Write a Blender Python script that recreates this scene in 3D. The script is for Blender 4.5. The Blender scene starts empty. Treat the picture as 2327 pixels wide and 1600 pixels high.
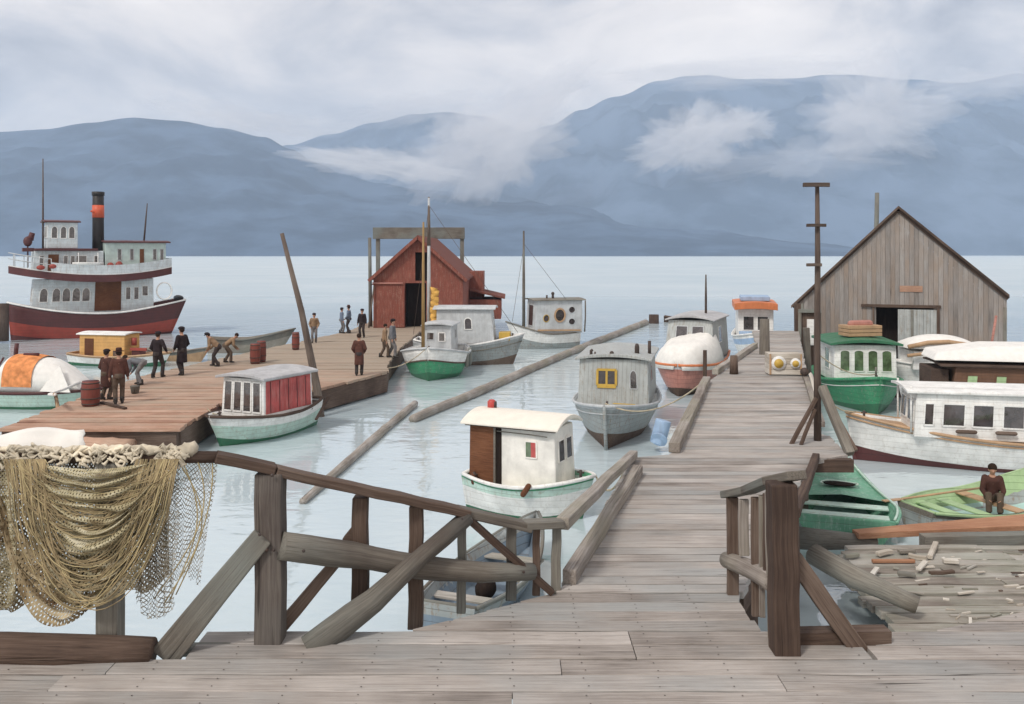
import bpy, math, random
from mathutils import Vector, Matrix, noise as mnoise
R = math.radians
C = bpy.context.scene.collection
scene = bpy.context.scene

# ------------------------------------------------------------------ camera
F, CX, HY, EYE = 2000.0, 1163.5, 575.0, 6.0      # focal length and horizon of the 2327x1600 picture, eye height
cam_d = bpy.data.cameras.new('camera')
cam = bpy.data.objects.new('camera', cam_d); C.objects.link(cam)
cam.location = (0, 0, EYE); cam.rotation_euler = (R(90), 0, 0)
cam_d.sensor_width = 36.0; cam_d.lens = 36.0 * F / 2327.0
cam_d.shift_y = -(800.0 - HY) / 2327.0
cam_d.clip_start = 0.1; cam_d.clip_end = 60000
scene.camera = cam

# ------------------------------------------------------------------ world, sun, exposure
SUN_EL, SUN_AZ = R(48), R(-38)                    # azimuth from +Y (away from the viewer) towards +X
world = bpy.data.worlds.new('World'); scene.world = world; world.use_nodes = True
wn, wl = world.node_tree.nodes, world.node_tree.links
wn.clear()
def wnode(t, **kw):
    n = wn.new(t)
    for k, v in kw.items(): setattr(n, k, v)
    return n
wo = wnode('ShaderNodeOutputWorld'); bg = wnode('ShaderNodeBackground'); bg2 = wnode('ShaderNodeBackground'); mixs = wnode('ShaderNodeMixShader')
sky = wnode('ShaderNodeTexSky', sky_type='NISHITA', sun_disc=False)
sky.sun_elevation = SUN_EL; sky.sun_rotation = SUN_AZ; sky.air_density = 1.2; sky.dust_density = 2.0
bg.inputs['Strength'].default_value = 0.10
wl.new(sky.outputs[0], bg.inputs['Color'])
tc = wnode('ShaderNodeTexCoord')
mp = wnode('ShaderNodeMapping'); mp.inputs['Scale'].default_value = (1.5, 1.5, 3.0); mp.inputs['Rotation'].default_value = (R(8), R(16), R(20))
wl.new(tc.outputs['Generated'], mp.inputs['Vector'])
n1 = wnode('ShaderNodeTexNoise'); n1.inputs['Scale'].default_value = 2.1; n1.inputs['Detail'].default_value = 9; n1.inputs['Roughness'].default_value = 0.58; n1.inputs['Distortion'].default_value = 0.5
wl.new(mp.outputs[0], n1.inputs['Vector'])
cr = wnode('ShaderNodeValToRGB')
els = cr.color_ramp.elements
els[0].position = 0.34; els[0].color = (0.28, 0.265, 0.28, 1)
els[1].position = 0.70; els[1].color = (1.06, 0.945, 0.84, 1)
e = els.new(0.47); e.color = (0.57, 0.53, 0.515, 1)
e = els.new(0.56); e.color = (0.82, 0.735, 0.67, 1)
wl.new(n1.outputs['Fac'], cr.inputs[0]); wl.new(cr.outputs[0], bg2.inputs['Color']); bg2.inputs['Strength'].default_value = 0.86
mixs.inputs[0].default_value = 0.88               # an overcast: cloud layer over the clear sky
wl.new(bg.outputs[0], mixs.inputs[1]); wl.new(bg2.outputs[0], mixs.inputs[2]); wl.new(mixs.outputs[0], wo.inputs['Surface'])

sd = bpy.data.lights.new('sun', 'SUN'); sd.energy = 1.5; sd.angle = R(10); sd.color = (1.0, 0.95, 0.88)
sun = bpy.data.objects.new('sun', sd); C.objects.link(sun)
sv = Vector((math.sin(SUN_AZ) * math.cos(SUN_EL), -math.cos(SUN_AZ) * math.cos(SUN_EL), math.sin(SUN_EL)))   # the sun stands behind the viewer's left shoulder
sky.sun_rotation = math.atan2(sv.x, sv.y)
sun.rotation_euler = (-sv).to_track_quat('-Z', 'Y').to_euler()
sun.location = (0, 0, 60)

scene.view_settings.view_transform = 'Standard'; scene.view_settings.look = 'None'
scene.view_settings.exposure = 0.62; scene.view_settings.gamma = 1.0
cy = scene.cycles
cy.use_denoising = True
cy.max_bounces = 6; cy.diffuse_bounces = 3; cy.glossy_bounces = 3; cy.transparent_max_bounces = 16; cy.transmission_bounces = 3; cy.volume_bounces = 3
cy.sample_clamp_indirect = 4.0
cy.caustics_reflective = False; cy.caustics_refractive = False

# ------------------------------------------------------------------ helpers
def G(px, py, z):                                  # a point of the picture on the level z
    d = F * (EYE - z) / (py - HY)
    return Vector(((px - CX) / F * d, d, z))
def D(px, py, d):                                  # a point of the picture at distance d
    return Vector(((px - CX) / F * d, d, EYE - (py - HY) / F * d))

def tag(o, label=None, cat=None, group=None, kind=None):
    if label: o['label'] = label
    if cat: o['category'] = cat
    if group: o['group'] = group
    if kind: o['kind'] = kind
    return o
def thing(name, label, cat, loc=(0, 0, 0), rz=0.0, group=None):
    o = bpy.data.objects.new(name, None); C.objects.link(o)
    o.location = loc; o.rotation_euler = (0, 0, rz); o.empty_display_size = 0.2
    return tag(o, label, cat, group)

rnd = random.Random(7)
class MB:
    """collects shapes, then links them as one mesh object"""
    def __init__(s): s.v = []; s.f = []; s.g = []; s.t = []; s.mi = []; s.sm = []
    def add(s, vs, fs, gr=None, tone=None, mi=0, smooth=False):
        b = len(s.v); off = Vector((rnd.uniform(-40, 40), rnd.uniform(-40, 40), rnd.uniform(-40, 40)))
        if tone is None: tone = rnd.random()
        for i, p in enumerate(vs):
            p = Vector(p); s.v.append(p)
            s.g.append((Vector(gr[i]) if gr else p) + (off if gr else Vector((0, 0, 0)))); s.t.append(tone)
        for f in fs: s.f.append([b + i for i in f]); s.mi.append(mi); s.sm.append(smooth)
    def box(s, lo, hi, mi=0, axis=None, tone=None):
        x0, y0, z0 = lo; x1, y1, z1 = hi
        vs = [(x, y, z) for z in (z0, z1) for y in (y0, y1) for x in (x0, x1)]
        dx = [abs(x1 - x0), abs(y1 - y0), abs(z1 - z0)]
        ax = dx.index(max(dx)) if axis is None else axis
        o = [(0, 1, 2), (1, 0, 2), (2, 0, 1)][ax]
        s.add(vs, [(0, 2, 3, 1), (4, 5, 7, 6), (0, 1, 5, 4), (2, 6, 7, 3), (0, 4, 6, 2), (1, 3, 7, 5)], [(v[o[0]], v[o[1]], v[o[2]]) for v in vs], tone, mi)
    def beam(s, a, b, w, h, up=(0, 0, 1), w2=None, h2=None, mi=0, wob=0.0, n=1):
        a, b = Vector(a), Vector(b); d = (b - a); L = d.length; d.normalize()
        up = Vector(up)
        if abs(d.dot(up)) > 0.98: up = Vector((0, 1, 0))
        sx = d.cross(up).normalized(); uz = sx.cross(d).normalized()
        w2 = w if w2 is None else w2; h2 = h if h2 is None else h2
        vs, gr, fs = [], [], []
        for i in range(n + 1):
            t = i / n; c = a + d * L * t
            if 0 < i < n: c = c + sx * rnd.uniform(-wob, wob) + uz * rnd.uniform(-wob, wob)
            ww, hh = (w + (w2 - w) * t) / 2, (h + (h2 - h) * t) / 2
            for (p, q) in ((-1, -1), (1, -1), (1, 1), (-1, 1)):
                vs.append(c + sx * p * ww + uz * q * hh); gr.append((L * t, p * ww, q * hh))
        for i in range(n):
            for k in range(4):
                j = (k + 1) % 4; fs.append((4 * i + k, 4 * i + j, 4 * i + 4 + j, 4 * i + 4 + k))
        fs.append((3, 2, 1, 0)); fs.append((4 * n, 4 * n + 1, 4 * n + 2, 4 * n + 3))
        s.add(vs, fs, gr, None, mi)
    def tube(s, pts, rad, n=10, mi=0, cap=True, smooth=True, ell=1.0, rough=0.0, roundcap=False):
        pts = [Vector(p) for p in pts]
        if not hasattr(rad, '__len__'): rad = [rad] * len(pts)
        rad = list(rad)
        if roundcap:
            d0 = (pts[0] - pts[1]).normalized(); d1 = (pts[-1] - pts[-2]).normalized()
            pts = [pts[0] + d0 * rad[0] * .95, pts[0] + d0 * rad[0] * .6] + pts + [pts[-1] + d1 * rad[-1] * .6, pts[-1] + d1 * rad[-1] * .95]
            rad = [rad[0] * .3, rad[0] * .78] + rad + [rad[-1] * .78, rad[-1] * .3]
        vs, gr, fs = [], [], []
        L = 0.0; prev = None
        for i, p in enumerate(pts):
            d = (pts[min(i + 1, len(pts) - 1)] - pts[max(i - 1, 0)]).normalized()
            if prev is None:
                ref = Vector((0, 0, 1)) if abs(d.z) < 0.9 else Vector((0, 1, 0))
                x = d.cross(ref).normalized()
            else: x = (prev - d * prev.dot(d)).normalized()
            prev = x; y = d.cross(x)
            if i: L += (p - pts[i - 1]).length
            for k in range(n):
                a = 2 * math.pi * k / n; r = rad[i] * (1 + rnd.uniform(-rough, rough))
                vs.append(p + x * math.cos(a) * r * ell + y * math.sin(a) * r); gr.append((L, math.cos(a) * r, math.sin(a) * r))
        for i in range(len(pts) - 1):
            for k in range(n):
                j = (k + 1) % n; fs.append((i * n + k, i * n + j, i * n + n + j, i * n + n + k))
        if cap:
            fs.append(tuple(range(n - 1, -1, -1))); m = (len(pts) - 1) * n; fs.append(tuple(m + k for k in range(n)))
        s.add(vs, fs, gr, None, mi, smooth)
    def log(s, pts, rad, n=16, mi=0, amp=0.10, step=.22):
        """a natural log: resampled, with swellings and knots"""
        pts = [Vector(p) for p in pts]; P = []; Q = []
        if not hasattr(rad, '__len__'): rad = [rad] * len(pts)
        for i in range(len(pts) - 1):
            k = max(2, int((pts[i + 1] - pts[i]).length / step)); k = min(k, 40)
            for j in range(k): t = j / k; P.append(pts[i].lerp(pts[i + 1], t)); Q.append(rad[i] + (rad[i + 1] - rad[i]) * t)
        P.append(pts[-1]); Q.append(rad[-1]); b = len(s.v); sd = rnd.uniform(0, 99)
        s.tube(P, Q, n, mi)
        for i, c in enumerate(P):
            for k in range(n):
                v = s.v[b + i * n + k]; d = v - c; q = mnoise.fractal(Vector((i * .35, math.cos(6.283 * k / n) * .8, math.sin(6.283 * k / n) * .8 + sd)), .8, 2.2, 4)
                s.v[b + i * n + k] = c + d * (1 + amp * q * 1.6)
    def rings(s, rs, cap0=True, cap1=True, mi=0, smooth=True, closed=True, rowmi=None):
        n = len(rs[0]); vs = [p for r in rs for p in r]; b = len(s.f)
        fs = []; mis = []
        for i in range(len(rs) - 1):
            for k in range(n if closed else n - 1):
                j = (k + 1) % n; fs.append((i * n + k, i * n + j, i * n + n + j, i * n + n + k)); mis.append(rowmi[k] if rowmi else mi)
        if cap0: fs.append(tuple(range(n - 1, -1, -1))); mis.append(mi)
        if cap1: fs.append(tuple((len(rs) - 1) * n + k for k in range(n))); mis.append(mi)
        s.add(vs, fs, None, None, mi, smooth)
        s.mi[b:] = mis
    def prism(s, poly, vec, mi=0, smooth=False):
        poly = [Vector(p) for p in poly]; vec = Vector(vec); n = len(poly)
        vs = poly + [p + vec for p in poly]
        fs = [tuple(range(n - 1, -1, -1)), tuple(n + i for i in range(n))] + [(i, (i + 1) % n, n + (i + 1) % n, n + i) for i in range(n)]
        s.add(vs, fs, None, None, mi, smooth)
    def ball(s, c, r, n=10, m=7, mi=0, sc=(1, 1, 1)):
        c = Vector(c); vs = [c + Vector((0, 0, r * sc[2]))]; fs = []
        for i in range(1, m):
            a = math.pi * i / m
            for k in range(n):
                b = 2 * math.pi * k / n
                vs.append(c + Vector((r * sc[0] * math.sin(a) * math.cos(b), r * sc[1] * math.sin(a) * math.sin(b), r * sc[2] * math.cos(a))))
        vs.append(c - Vector((0, 0, r * sc[2])))
        for k in range(n): fs.append((0, 1 + k, 1 + (k + 1) % n))
        for i in range(m - 2):
            for k in range(n): fs.append((1 + i * n + k, 1 + (i + 1) * n + k, 1 + (i + 1) * n + (k + 1) % n, 1 + i * n + (k + 1) % n))
        e = 1 + (m - 1) * n
        for k in range(n): fs.append((e, e - n + (k + 1) % n, e - n + k))
        s.add(vs, fs, None, None, mi, True)
    def build(s, name, mats, parent=None, bevel=0.0, world=False, remesh=0.0, sub=0, seg=2):
        if not isinstance(mats, (list, tuple)): mats = [mats]
        vs = s.v
        if world and parent is not None:
            M = Matrix.Translation(parent.location) @ parent.rotation_euler.to_matrix().to_4x4()
            Mi = M.inverted(); vs = [Mi @ p for p in vs]
        me = bpy.data.meshes.new(name); me.from_pydata([tuple(p) for p in vs], [], s.f)
        a = me.attributes.new('gr', 'FLOAT_VECTOR', 'POINT'); a.data.foreach_set('vector', [x for p in s.g for x in p])
        a = me.attributes.new('tone', 'FLOAT', 'POINT'); a.data.foreach_set('value', s.t)
        for m in mats: me.materials.append(m)
        me.polygons.foreach_set('material_index', s.mi); me.polygons.foreach_set('use_smooth', s.sm)
        me.update()
        o = bpy.data.objects.new(name, me); C.objects.link(o)
        if parent is not None: o.parent = parent
        if remesh:
            m = o.modifiers.new('r', 'REMESH'); m.mode = 'VOXEL'; m.voxel_size = remesh; m.use_smooth_shade = True
            m = o.modifiers.new('s', 'SMOOTH'); m.factor = 0.5; m.iterations = 4
        if sub:
            m = o.modifiers.new('s', 'SUBSURF'); m.levels = sub; m.render_levels = sub
        if bevel:
            m = o.modifiers.new('b', 'BEVEL'); m.width = bevel; m.segments = seg; m.limit_method = 'ANGLE'; m.angle_limit = R(40)
        return o
def bone(name, mats, parent, fn, **kw):            # one-shot: build a mesh from a function that fills an MB
    m = MB(); fn(m); return m.build(name, mats, parent, **kw)

# ------------------------------------------------------------------ materials
def newmat(name):
    m = bpy.data.materials.new(name); m.use_nodes = True
    nt = m.node_tree; nt.nodes.clear()
    out = nt.nodes.new('ShaderNodeOutputMaterial'); b = nt.nodes.new('ShaderNodeBsdfPrincipled')
    nt.links.new(b.outputs[0], out.inputs['Surface'])
    return m, nt, b, out
def N(nt, t, ins=None, **kw):
    n = nt.nodes.new(t)
    for k, v in kw.items(): setattr(n, k, v)
    for k, v in (ins or {}).items():
        if isinstance(v, bpy.types.NodeSocket): nt.links.new(v, n.inputs[k])
        else: n.inputs[k].default_value = v
    return n
def rgb(c): return (c[0], c[1], c[2], 1)
def ramp(nt, fac, stops):
    n = nt.nodes.new('ShaderNodeValToRGB'); nt.links.new(fac, n.inputs[0]); es = n.color_ramp.elements
    while len(es) < len(stops): es.new(0.5)
    for e, (p, c) in zip(es, stops): e.position = p; e.color = rgb(c) if hasattr(c, '__len__') else (c, c, c, 1)
    return n.outputs[0]
def mixc(nt, fac, a, b, mode='MIX'):
    n = nt.nodes.new('ShaderNodeMix'); n.data_type = 'RGBA'; n.blend_type = mode
    for i, v in ((0, fac), (6, a), (7, b)):
        if isinstance(v, bpy.types.NodeSocket): nt.links.new(v, n.inputs[i])
        else: n.inputs[i].default_value = rgb(v) if hasattr(v, '__len__') else v
    return n.outputs[2]
def mth(nt, op, a, b=0.0, clamp=False):
    n = nt.nodes.new('ShaderNodeMath'); n.operation = op; n.use_clamp = clamp
    for i, v in enumerate((a, b)):
        if isinstance(v, bpy.types.NodeSocket): nt.links.new(v, n.inputs[i])
        else: n.inputs[i].default_value = v
    return n.outputs[0]

def wood(name, dark, mid, light, grain=1.0, blot=0.9, tint=None, crack=0.75, rough=0.85, tonev=0.2, streak=0.55):
    """weathered timber; the grain follows the attribute that runs along each piece"""
    m, nt, b, out = newmat(name)
    at = N(nt, 'ShaderNodeAttribute', attribute_name='gr').outputs['Vector']
    tn = N(nt, 'ShaderNodeAttribute', attribute_name='tone').outputs['Fac']
    mp = N(nt, 'ShaderNodeMapping', {'Vector': at, 'Scale': (0.8 * grain, 24 * grain, 24 * grain)}).outputs[0]
    n1 = N(nt, 'ShaderNodeTexNoise', {'Vector': mp, 'Scale': 1.6, 'Detail': 9.0, 'Roughness': 0.7, 'Distortion': 0.45}).outputs['Fac']
    n2 = N(nt, 'ShaderNodeTexNoise', {'Vector': at, 'Scale': blot, 'Detail': 4.0, 'Roughness': 0.55}).outputs['Fac']
    mp3 = N(nt, 'ShaderNodeMapping', {'Vector': at, 'Scale': (0.35 * grain, 9 * grain, 9 * grain)}).outputs[0]
    n3 = N(nt, 'ShaderNodeTexNoise', {'Vector': mp3, 'Scale': 2.3, 'Detail': 3.0, 'Roughness': 0.5, 'Distortion': 0.6}).outputs['Fac']
    f = mth(nt, 'ADD', mth(nt, 'MULTIPLY', n1, 0.55), mth(nt, 'MULTIPLY', n2, 0.5))
    f = mth(nt, 'ADD', f, mth(nt, 'MULTIPLY', mth(nt, 'SUBTRACT', tn, 0.5), tonev))
    col = ramp(nt, f, [(0.34, dark), (0.52, mid), (0.72, light)])
    if tint:
        n4 = N(nt, 'ShaderNodeTexNoise', {'Vector': at, 'Scale': 0.55, 'Detail': 3.0}).outputs['Fac']
        col = mixc(nt, ramp(nt, n4, [(0.45, 0.0), (0.68, 0.75)]), col, tint)
    cf = ramp(nt, n3, [(0.24, 1.0), (0.34, 0.0)])
    n5 = N(nt, 'ShaderNodeTexNoise', {'Vector': N(nt, 'ShaderNodeMapping', {'Vector': at, 'Scale': (0.5 * grain, 30 * grain, 30 * grain)}).outputs[0], 'Scale': 3.1, 'Detail': 4.0, 'Roughness': 0.7}).outputs['Fac']
    col = mixc(nt, mth(nt, 'MULTIPLY', ramp(nt, n5, [(0.52, 0.0), (0.66, 1.0)]), streak), col, [c * 0.8 for c in dark])
    col = mixc(nt, mth(nt, 'MULTIPLY', cf, crack), col, [c * 0.25 for c in dark])
    nt.links.new(col, b.inputs['Base Color'])
    b.inputs['Roughness'].default_value = rough; b.inputs['Specular IOR Level'].default_value = 0.25
    bp = N(nt, 'ShaderNodeBump', {'Strength': 0.6, 'Distance': 0.012, 'Height': mth(nt, 'SUBTRACT', n1, mth(nt, 'MULTIPLY', cf, 0.8))})
    nt.links.new(bp.outputs[0], b.inputs['Normal'])
    return m

def paint(name, col, dirt=(0.16, 0.12, 0.09), amt=0.35, rough=0.5, var=0.18, planks=0.0, vertical=False, chip=None, chipamt=0.0, spec=0.35, lines=0.5):
    """old brushed paint with runs of dirt, optional board lines and chips"""
    m, nt, b, out = newmat(name)
    co = N(nt, 'ShaderNodeTexCoord').outputs['Object']
    n1 = N(nt, 'ShaderNodeTexNoise', {'Vector': co, 'Scale': 2.3, 'Detail': 6.0, 'Roughness': 0.6}).outputs['Fac']
    mp = N(nt, 'ShaderNodeMapping', {'Vector': co, 'Scale': (7.0, 7.0, 0.9)}).outputs[0]
    n2 = N(nt, 'ShaderNodeTexNoise', {'Vector': mp, 'Scale': 1.7, 'Detail': 5.0, 'Roughness': 0.62}).outputs['Fac']
    n3 = N(nt, 'ShaderNodeTexNoise', {'Vector': co, 'Scale': 14.0, 'Detail': 4.0, 'Roughness': 0.7}).outputs['Fac']
    hi = [min(1.0, c * (1 + var)) for c in col]; lo = [c * (1 - var) for c in col]
    c1 = ramp(nt, n1, [(0.3, lo), (0.7, hi)])
    c1 = mixc(nt, mth(nt, 'MULTIPLY', ramp(nt, n2, [(0.47, 0.0), (0.74, 1.0)]), amt), c1, dirt)
    h = mth(nt, 'MULTIPLY', n3, 0.3)
    if planks:
        sep = N(nt, 'ShaderNodeSeparateXYZ', {0: co})
        ax = sep.outputs['Z']
        if vertical: ax = mth(nt, 'ADD', sep.outputs['X'], mth(nt, 'MULTIPLY', sep.outputs['Y'], 1.0))
        q = mth(nt, 'DIVIDE', ax, planks)
        fr = mth(nt, 'FRACT', q)
        ln = ramp(nt, fr, [(0.0, 1.0), (0.07, 0.0), (0.93, 0.0), (1.0, 1.0)])
        wn_ = N(nt, 'ShaderNodeTexWhiteNoise', {'W': mth(nt, 'FLOOR', q)}, noise_dimensions='1D').outputs['Value']
        c1 = mixc(nt, mth(nt, 'MULTIPLY', wn_, 0.28), c1, lo)
        c1 = mixc(nt, mth(nt, 'MULTIPLY', ln, lines), c1, [c * 0.4 for c in dirt])
        h = mth(nt, 'SUBTRACT', h, ln)
    if chip:
        c1 = mixc(nt, mth(nt, 'MULTIPLY', ramp(nt, mth(nt, 'ADD', mth(nt, 'MULTIPLY', n3, .5), mth(nt, 'MULTIPLY', n2, .5)), [(0.53, 0.0), (0.60, 1.0)]), chipamt), c1, chip)
    nt.links.new(c1, b.inputs['Base Color'])
    rr = ramp(nt, n1, [(0.3, max(0, rough - 0.12)), (0.7, min(1, rough + 0.15))]); nt.links.new(rr, b.inputs['Roughness'])
    b.inputs['Specular IOR Level'].default_value = spec
    bp = N(nt, 'ShaderNodeBump', {'Strength': 0.5, 'Distance': 0.01, 'Height': h}); nt.links.new(bp.outputs[0], b.inputs['Normal'])
    return m

def cloth(name, col, var=0.25, scale=60.0, sheen=0.0):
    m, nt, b, out = newmat(name)
    co = N(nt, 'ShaderNodeTexCoord').outputs['Object']
    n1 = N(nt, 'ShaderNodeTexNoise', {'Vector': co, 'Scale': 5.0, 'Detail': 5.0}).outputs['Fac']
    n2 = N(nt, 'ShaderNodeTexNoise', {'Vector': co, 'Scale': scale, 'Detail': 2.0}).outputs['Fac']
    nt.links.new(ramp(nt, n1, [(0.3, [c * (1 - var) for c in col]), (0.72, [min(1, c * (1 + var)) for c in col])]), b.inputs['Base Color'])
    b.inputs['Roughness'].default_value = 0.9; b.inputs['Specular IOR Level'].default_value = 0.15
    bp = N(nt, 'ShaderNodeBump', {'Strength': 0.3, 'Distance': 0.01, 'Height': mth(nt, 'ADD', n1, mth(nt, 'MULTIPLY', n2, 0.2))}); nt.links.new(bp.outputs[0], b.inputs['Normal'])
    return m
def glassy(name, col, rough=0.06):
    m, nt, b, out = newmat(name)
    co = N(nt, 'ShaderNodeTexCoord').outputs['Object']
    n1 = N(nt, 'ShaderNodeTexNoise', {'Vector': co, 'Scale': 4.0, 'Detail': 3.0}).outputs['Fac']
    nt.links.new(ramp(nt, n1, [(0.35, [c * 0.6 for c in col]), (0.7, [c * 1.5 for c in col])]), b.inputs['Base Color'])
    b.inputs['Roughness'].default_value = rough; b.inputs['Specular IOR Level'].default_value = 1.0; b.inputs['IOR'].default_value = 1.6
    bp = N(nt, 'ShaderNodeBump', {'Strength': 0.15, 'Distance': 0.02, 'Height': n1}); nt.links.new(bp.outputs[0], b.inputs['Normal'])
    return m

M = {}
M['deck'] = wood('weathered_deck', (0.165, 0.142, 0.125), (0.36, 0.322, 0.292), (0.55, 0.505, 0.468), tint=(0.33, 0.34, 0.335), crack=0.9, tonev=0.14, streak=0.4)
M['rail'] = wood('grey_rail_timber', (0.085, 0.07, 0.06), (0.17, 0.15, 0.125), (0.30, 0.28, 0.24), tint=(0.20, 0.225, 0.21))
M['railb'] = wood('brown_grey_post_timber', (0.05, 0.037, 0.033), (0.105, 0.085, 0.075), (0.20, 0.175, 0.15), tint=(0.11, 0.12, 0.12))
M['brown'] = wood('dark_brown_timber', (0.052, 0.034, 0.027), (0.11, 0.074, 0.056), (0.20, 0.15, 0.12))
M['log'] = wood('driftwood_log', (0.15, 0.12, 0.10), (0.30, 0.265, 0.235), (0.50, 0.46, 0.42), grain=0.7, tint=(0.27, 0.25, 0.19))
M['dock'] = wood('red_brown_dock', (0.22, 0.115, 0.075), (0.44, 0.26, 0.18), (0.60, 0.41, 0.31), tint=(0.42, 0.33, 0.25))
M['pole'] = wood('dark_pole', (0.05, 0.035, 0.03), (0.11, 0.08, 0.065), (0.2, 0.16, 0.13))
M['raft'] = wood('raft_planks', (0.17, 0.14, 0.12), (0.33, 0.30, 0.26), (0.5, 0.48, 0.44), tint=(0.27, 0.29, 0.23))
M['rust'] = wood('red_brown_plank', (0.22, 0.10, 0.06), (0.38, 0.19, 0.11), (0.5, 0.29, 0.18), crack=0.5)
M['scrap'] = wood('pale_scrap_wood', (0.35, 0.30, 0.24), (0.58, 0.53, 0.46), (0.75, 0.72, 0.66), crack=0.3)
M['barn'] = wood('grey_board', (0.16, 0.142, 0.13), (0.29, 0.265, 0.248), (0.41, 0.385, 0.365), tint=(0.31, 0.24, 0.19), blot=0.35, crack=0.6, tonev=0.12)
M['white'] = paint('old_white_paint', (0.82, 0.815, 0.79), amt=0.16, planks=0.16, dirt=(0.48, 0.42, 0.35), lines=0.28, chip=(0.40, 0.33, 0.27), chipamt=0.2)
M['whitec'] = paint('white_cabin_paint', (0.82, 0.79, 0.735), amt=0.16, dirt=(0.5, 0.45, 0.42))
M['shipw'] = paint('grey_white_ship_paint', (0.58, 0.63, 0.65), amt=0.35, dirt=(0.30, 0.30, 0.29), planks=0.2, lines=.3, chip=(0.36, 0.24, 0.18), chipamt=.3)
M['band'] = paint('red_orange_band', (0.60, 0.11, 0.05), amt=0.25, dirt=(0.3, 0.06, 0.04))
M['cream'] = paint('cream_roof_paint', (0.80, 0.75, 0.66), amt=0.06, var=0.06, rough=0.65)
M['mint'] = paint('mint_paint', (0.52, 0.68, 0.60), amt=0.3, planks=0.15, dirt=(0.3, 0.33, 0.25), chip=(0.4, 0.36, 0.28), chipamt=0.4)
M['green'] = paint('bright_green_paint', (0.06, 0.30, 0.15), amt=0.35, planks=0.18, dirt=(0.05, 0.12, 0.07), chip=(0.25, 0.33, 0.25), chipamt=0.5)
M['dgreen'] = paint('dark_green_paint', (0.04, 0.16, 0.085), amt=0.2)
M['grey'] = paint('grey_hull_paint', (0.33, 0.36, 0.36), amt=0.4, planks=0.16, dirt=(0.20, 0.17, 0.12), chip=(0.24, 0.15, 0.09), chipamt=0.5)
M['greyc'] = paint('grey_cabin_paint', (0.42, 0.44, 0.43), amt=0.35, planks=0.14, vertical=True, dirt=(0.25, 0.22, 0.17), chip=(0.26, 0.19, 0.13), chipamt=0.4)
M['lgrey'] = paint('light_grey_paint', (0.50, 0.52, 0.53), amt=0.25)
M['roofg'] = paint('grey_roof_canvas', (0.45, 0.45, 0.46), amt=0.35, rough=0.8, dirt=(0.25, 0.22, 0.2))
M['maroon'] = paint('maroon_paint', (0.10, 0.032, 0.032), amt=0.3, planks=0.2, dirt=(0.05, 0.03, 0.03))
M['black'] = paint('black_paint', (0.025, 0.022, 0.022), amt=0.2, dirt=(0.08, 0.05, 0.04))
M['redhull'] = paint('red_bottom_paint', (0.32, 0.055, 0.04), amt=0.4, dirt=(0.20, 0.09, 0.05), planks=0.22)
M['pink'] = paint('faded_pink_red_paint', (0.46, 0.21, 0.17), amt=0.45, dirt=(0.18, 0.08, 0.05), planks=0.18)
M['orange'] = paint('orange_paint', (0.62, 0.20, 0.08), amt=0.3, dirt=(0.35, 0.13, 0.05))
M['ochre'] = paint('ochre_paint', (0.62, 0.35, 0.12), amt=0.35, dirt=(0.40, 0.18, 0.06), planks=0.18)
M['yellow'] = paint('yellow_paint', (0.55, 0.36, 0.07), amt=0.25, dirt=(0.3, 0.17, 0.04))
M['red'] = paint('bright_red_paint', (0.52, 0.07, 0.06), amt=0.15)
M['redwin'] = paint('red_panel', (0.42, 0.08, 0.075), amt=0.45, dirt=(0.60, 0.35, 0.30), var=0.3)
M['barnred'] = paint('barn_red_boards', (0.23, 0.075, 0.055), amt=0.5, planks=0.19, vertical=True, dirt=(0.34, 0.17, 0.12), chip=(0.35, 0.24, 0.2), chipamt=0.35, rough=0.8, spec=0.15)
M['barnroof'] = paint('red_brown_roof', (0.17, 0.06, 0.045), amt=0.4, rough=0.85, dirt=(0.26, 0.18, 0.16), spec=0.15)
M['brownc'] = paint('brown_cabin_paint', (0.17, 0.09, 0.055), amt=0.35, planks=0.11, dirt=(0.08, 0.05, 0.03))
M['tan'] = paint('varnished_tan', (0.45, 0.29, 0.17), amt=0.35, dirt=(0.3, 0.18, 0.1))
M['blue'] = paint('pale_blue_paint', (0.34, 0.47, 0.65), amt=0.2)
M['dblue'] = paint('slate_blue_paint', (0.19, 0.25, 0.31), amt=0.4, planks=0.14)
M['aft'] = paint('grey_green_cabin_paint', (0.46, 0.55, 0.52), amt=0.25, dirt=(0.3, 0.33, 0.3))
M['mastb'] = paint('ochre_brown_mast', (0.30, 0.19, 0.07), amt=0.4, dirt=(0.15, 0.09, 0.04))
M['lime'] = paint('light_green_inside', (0.38, 0.53, 0.29), amt=0.35, planks=0.15, dirt=(0.2, 0.35, 0.15))
M['sea'] = paint('sea_green_paint', (0.15, 0.37, 0.25), amt=0.5, planks=0.2, dirt=(0.36, 0.50, 0.42), chip=(0.45, 0.55, 0.5), chipamt=0.4)
M['turq'] = paint('pale_turquoise_inside', (0.40, 0.58, 0.54), amt=0.3, dirt=(0.55, 0.65, 0.62))
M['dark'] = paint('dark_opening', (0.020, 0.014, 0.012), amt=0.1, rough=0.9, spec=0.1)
M['doorb'] = wood('brown_door', (0.07, 0.028, 0.014), (0.14, 0.055, 0.026), (0.23, 0.10, 0.05))
M['glass'] = glassy('dark_window_glass', (0.055, 0.045, 0.045))
M['glassg'] = glassy('green_window_glass', (0.10, 0.15, 0.075))
M['canvas'] = cloth('white_canvas', (0.78, 0.76, 0.72), 0.07)
M['canvasg'] = cloth('grey_canvas', (0.42, 0.46, 0.47), 0.2)
M['canvaso'] = cloth('orange_canvas', (0.66, 0.26, 0.10), 0.3)
M['sail'] = cloth('yellow_sailcloth', (0.66, 0.38, 0.10), 0.3)
M['rope'] = cloth('old_rope', (0.42, 0.36, 0.26), 0.3)
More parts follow.
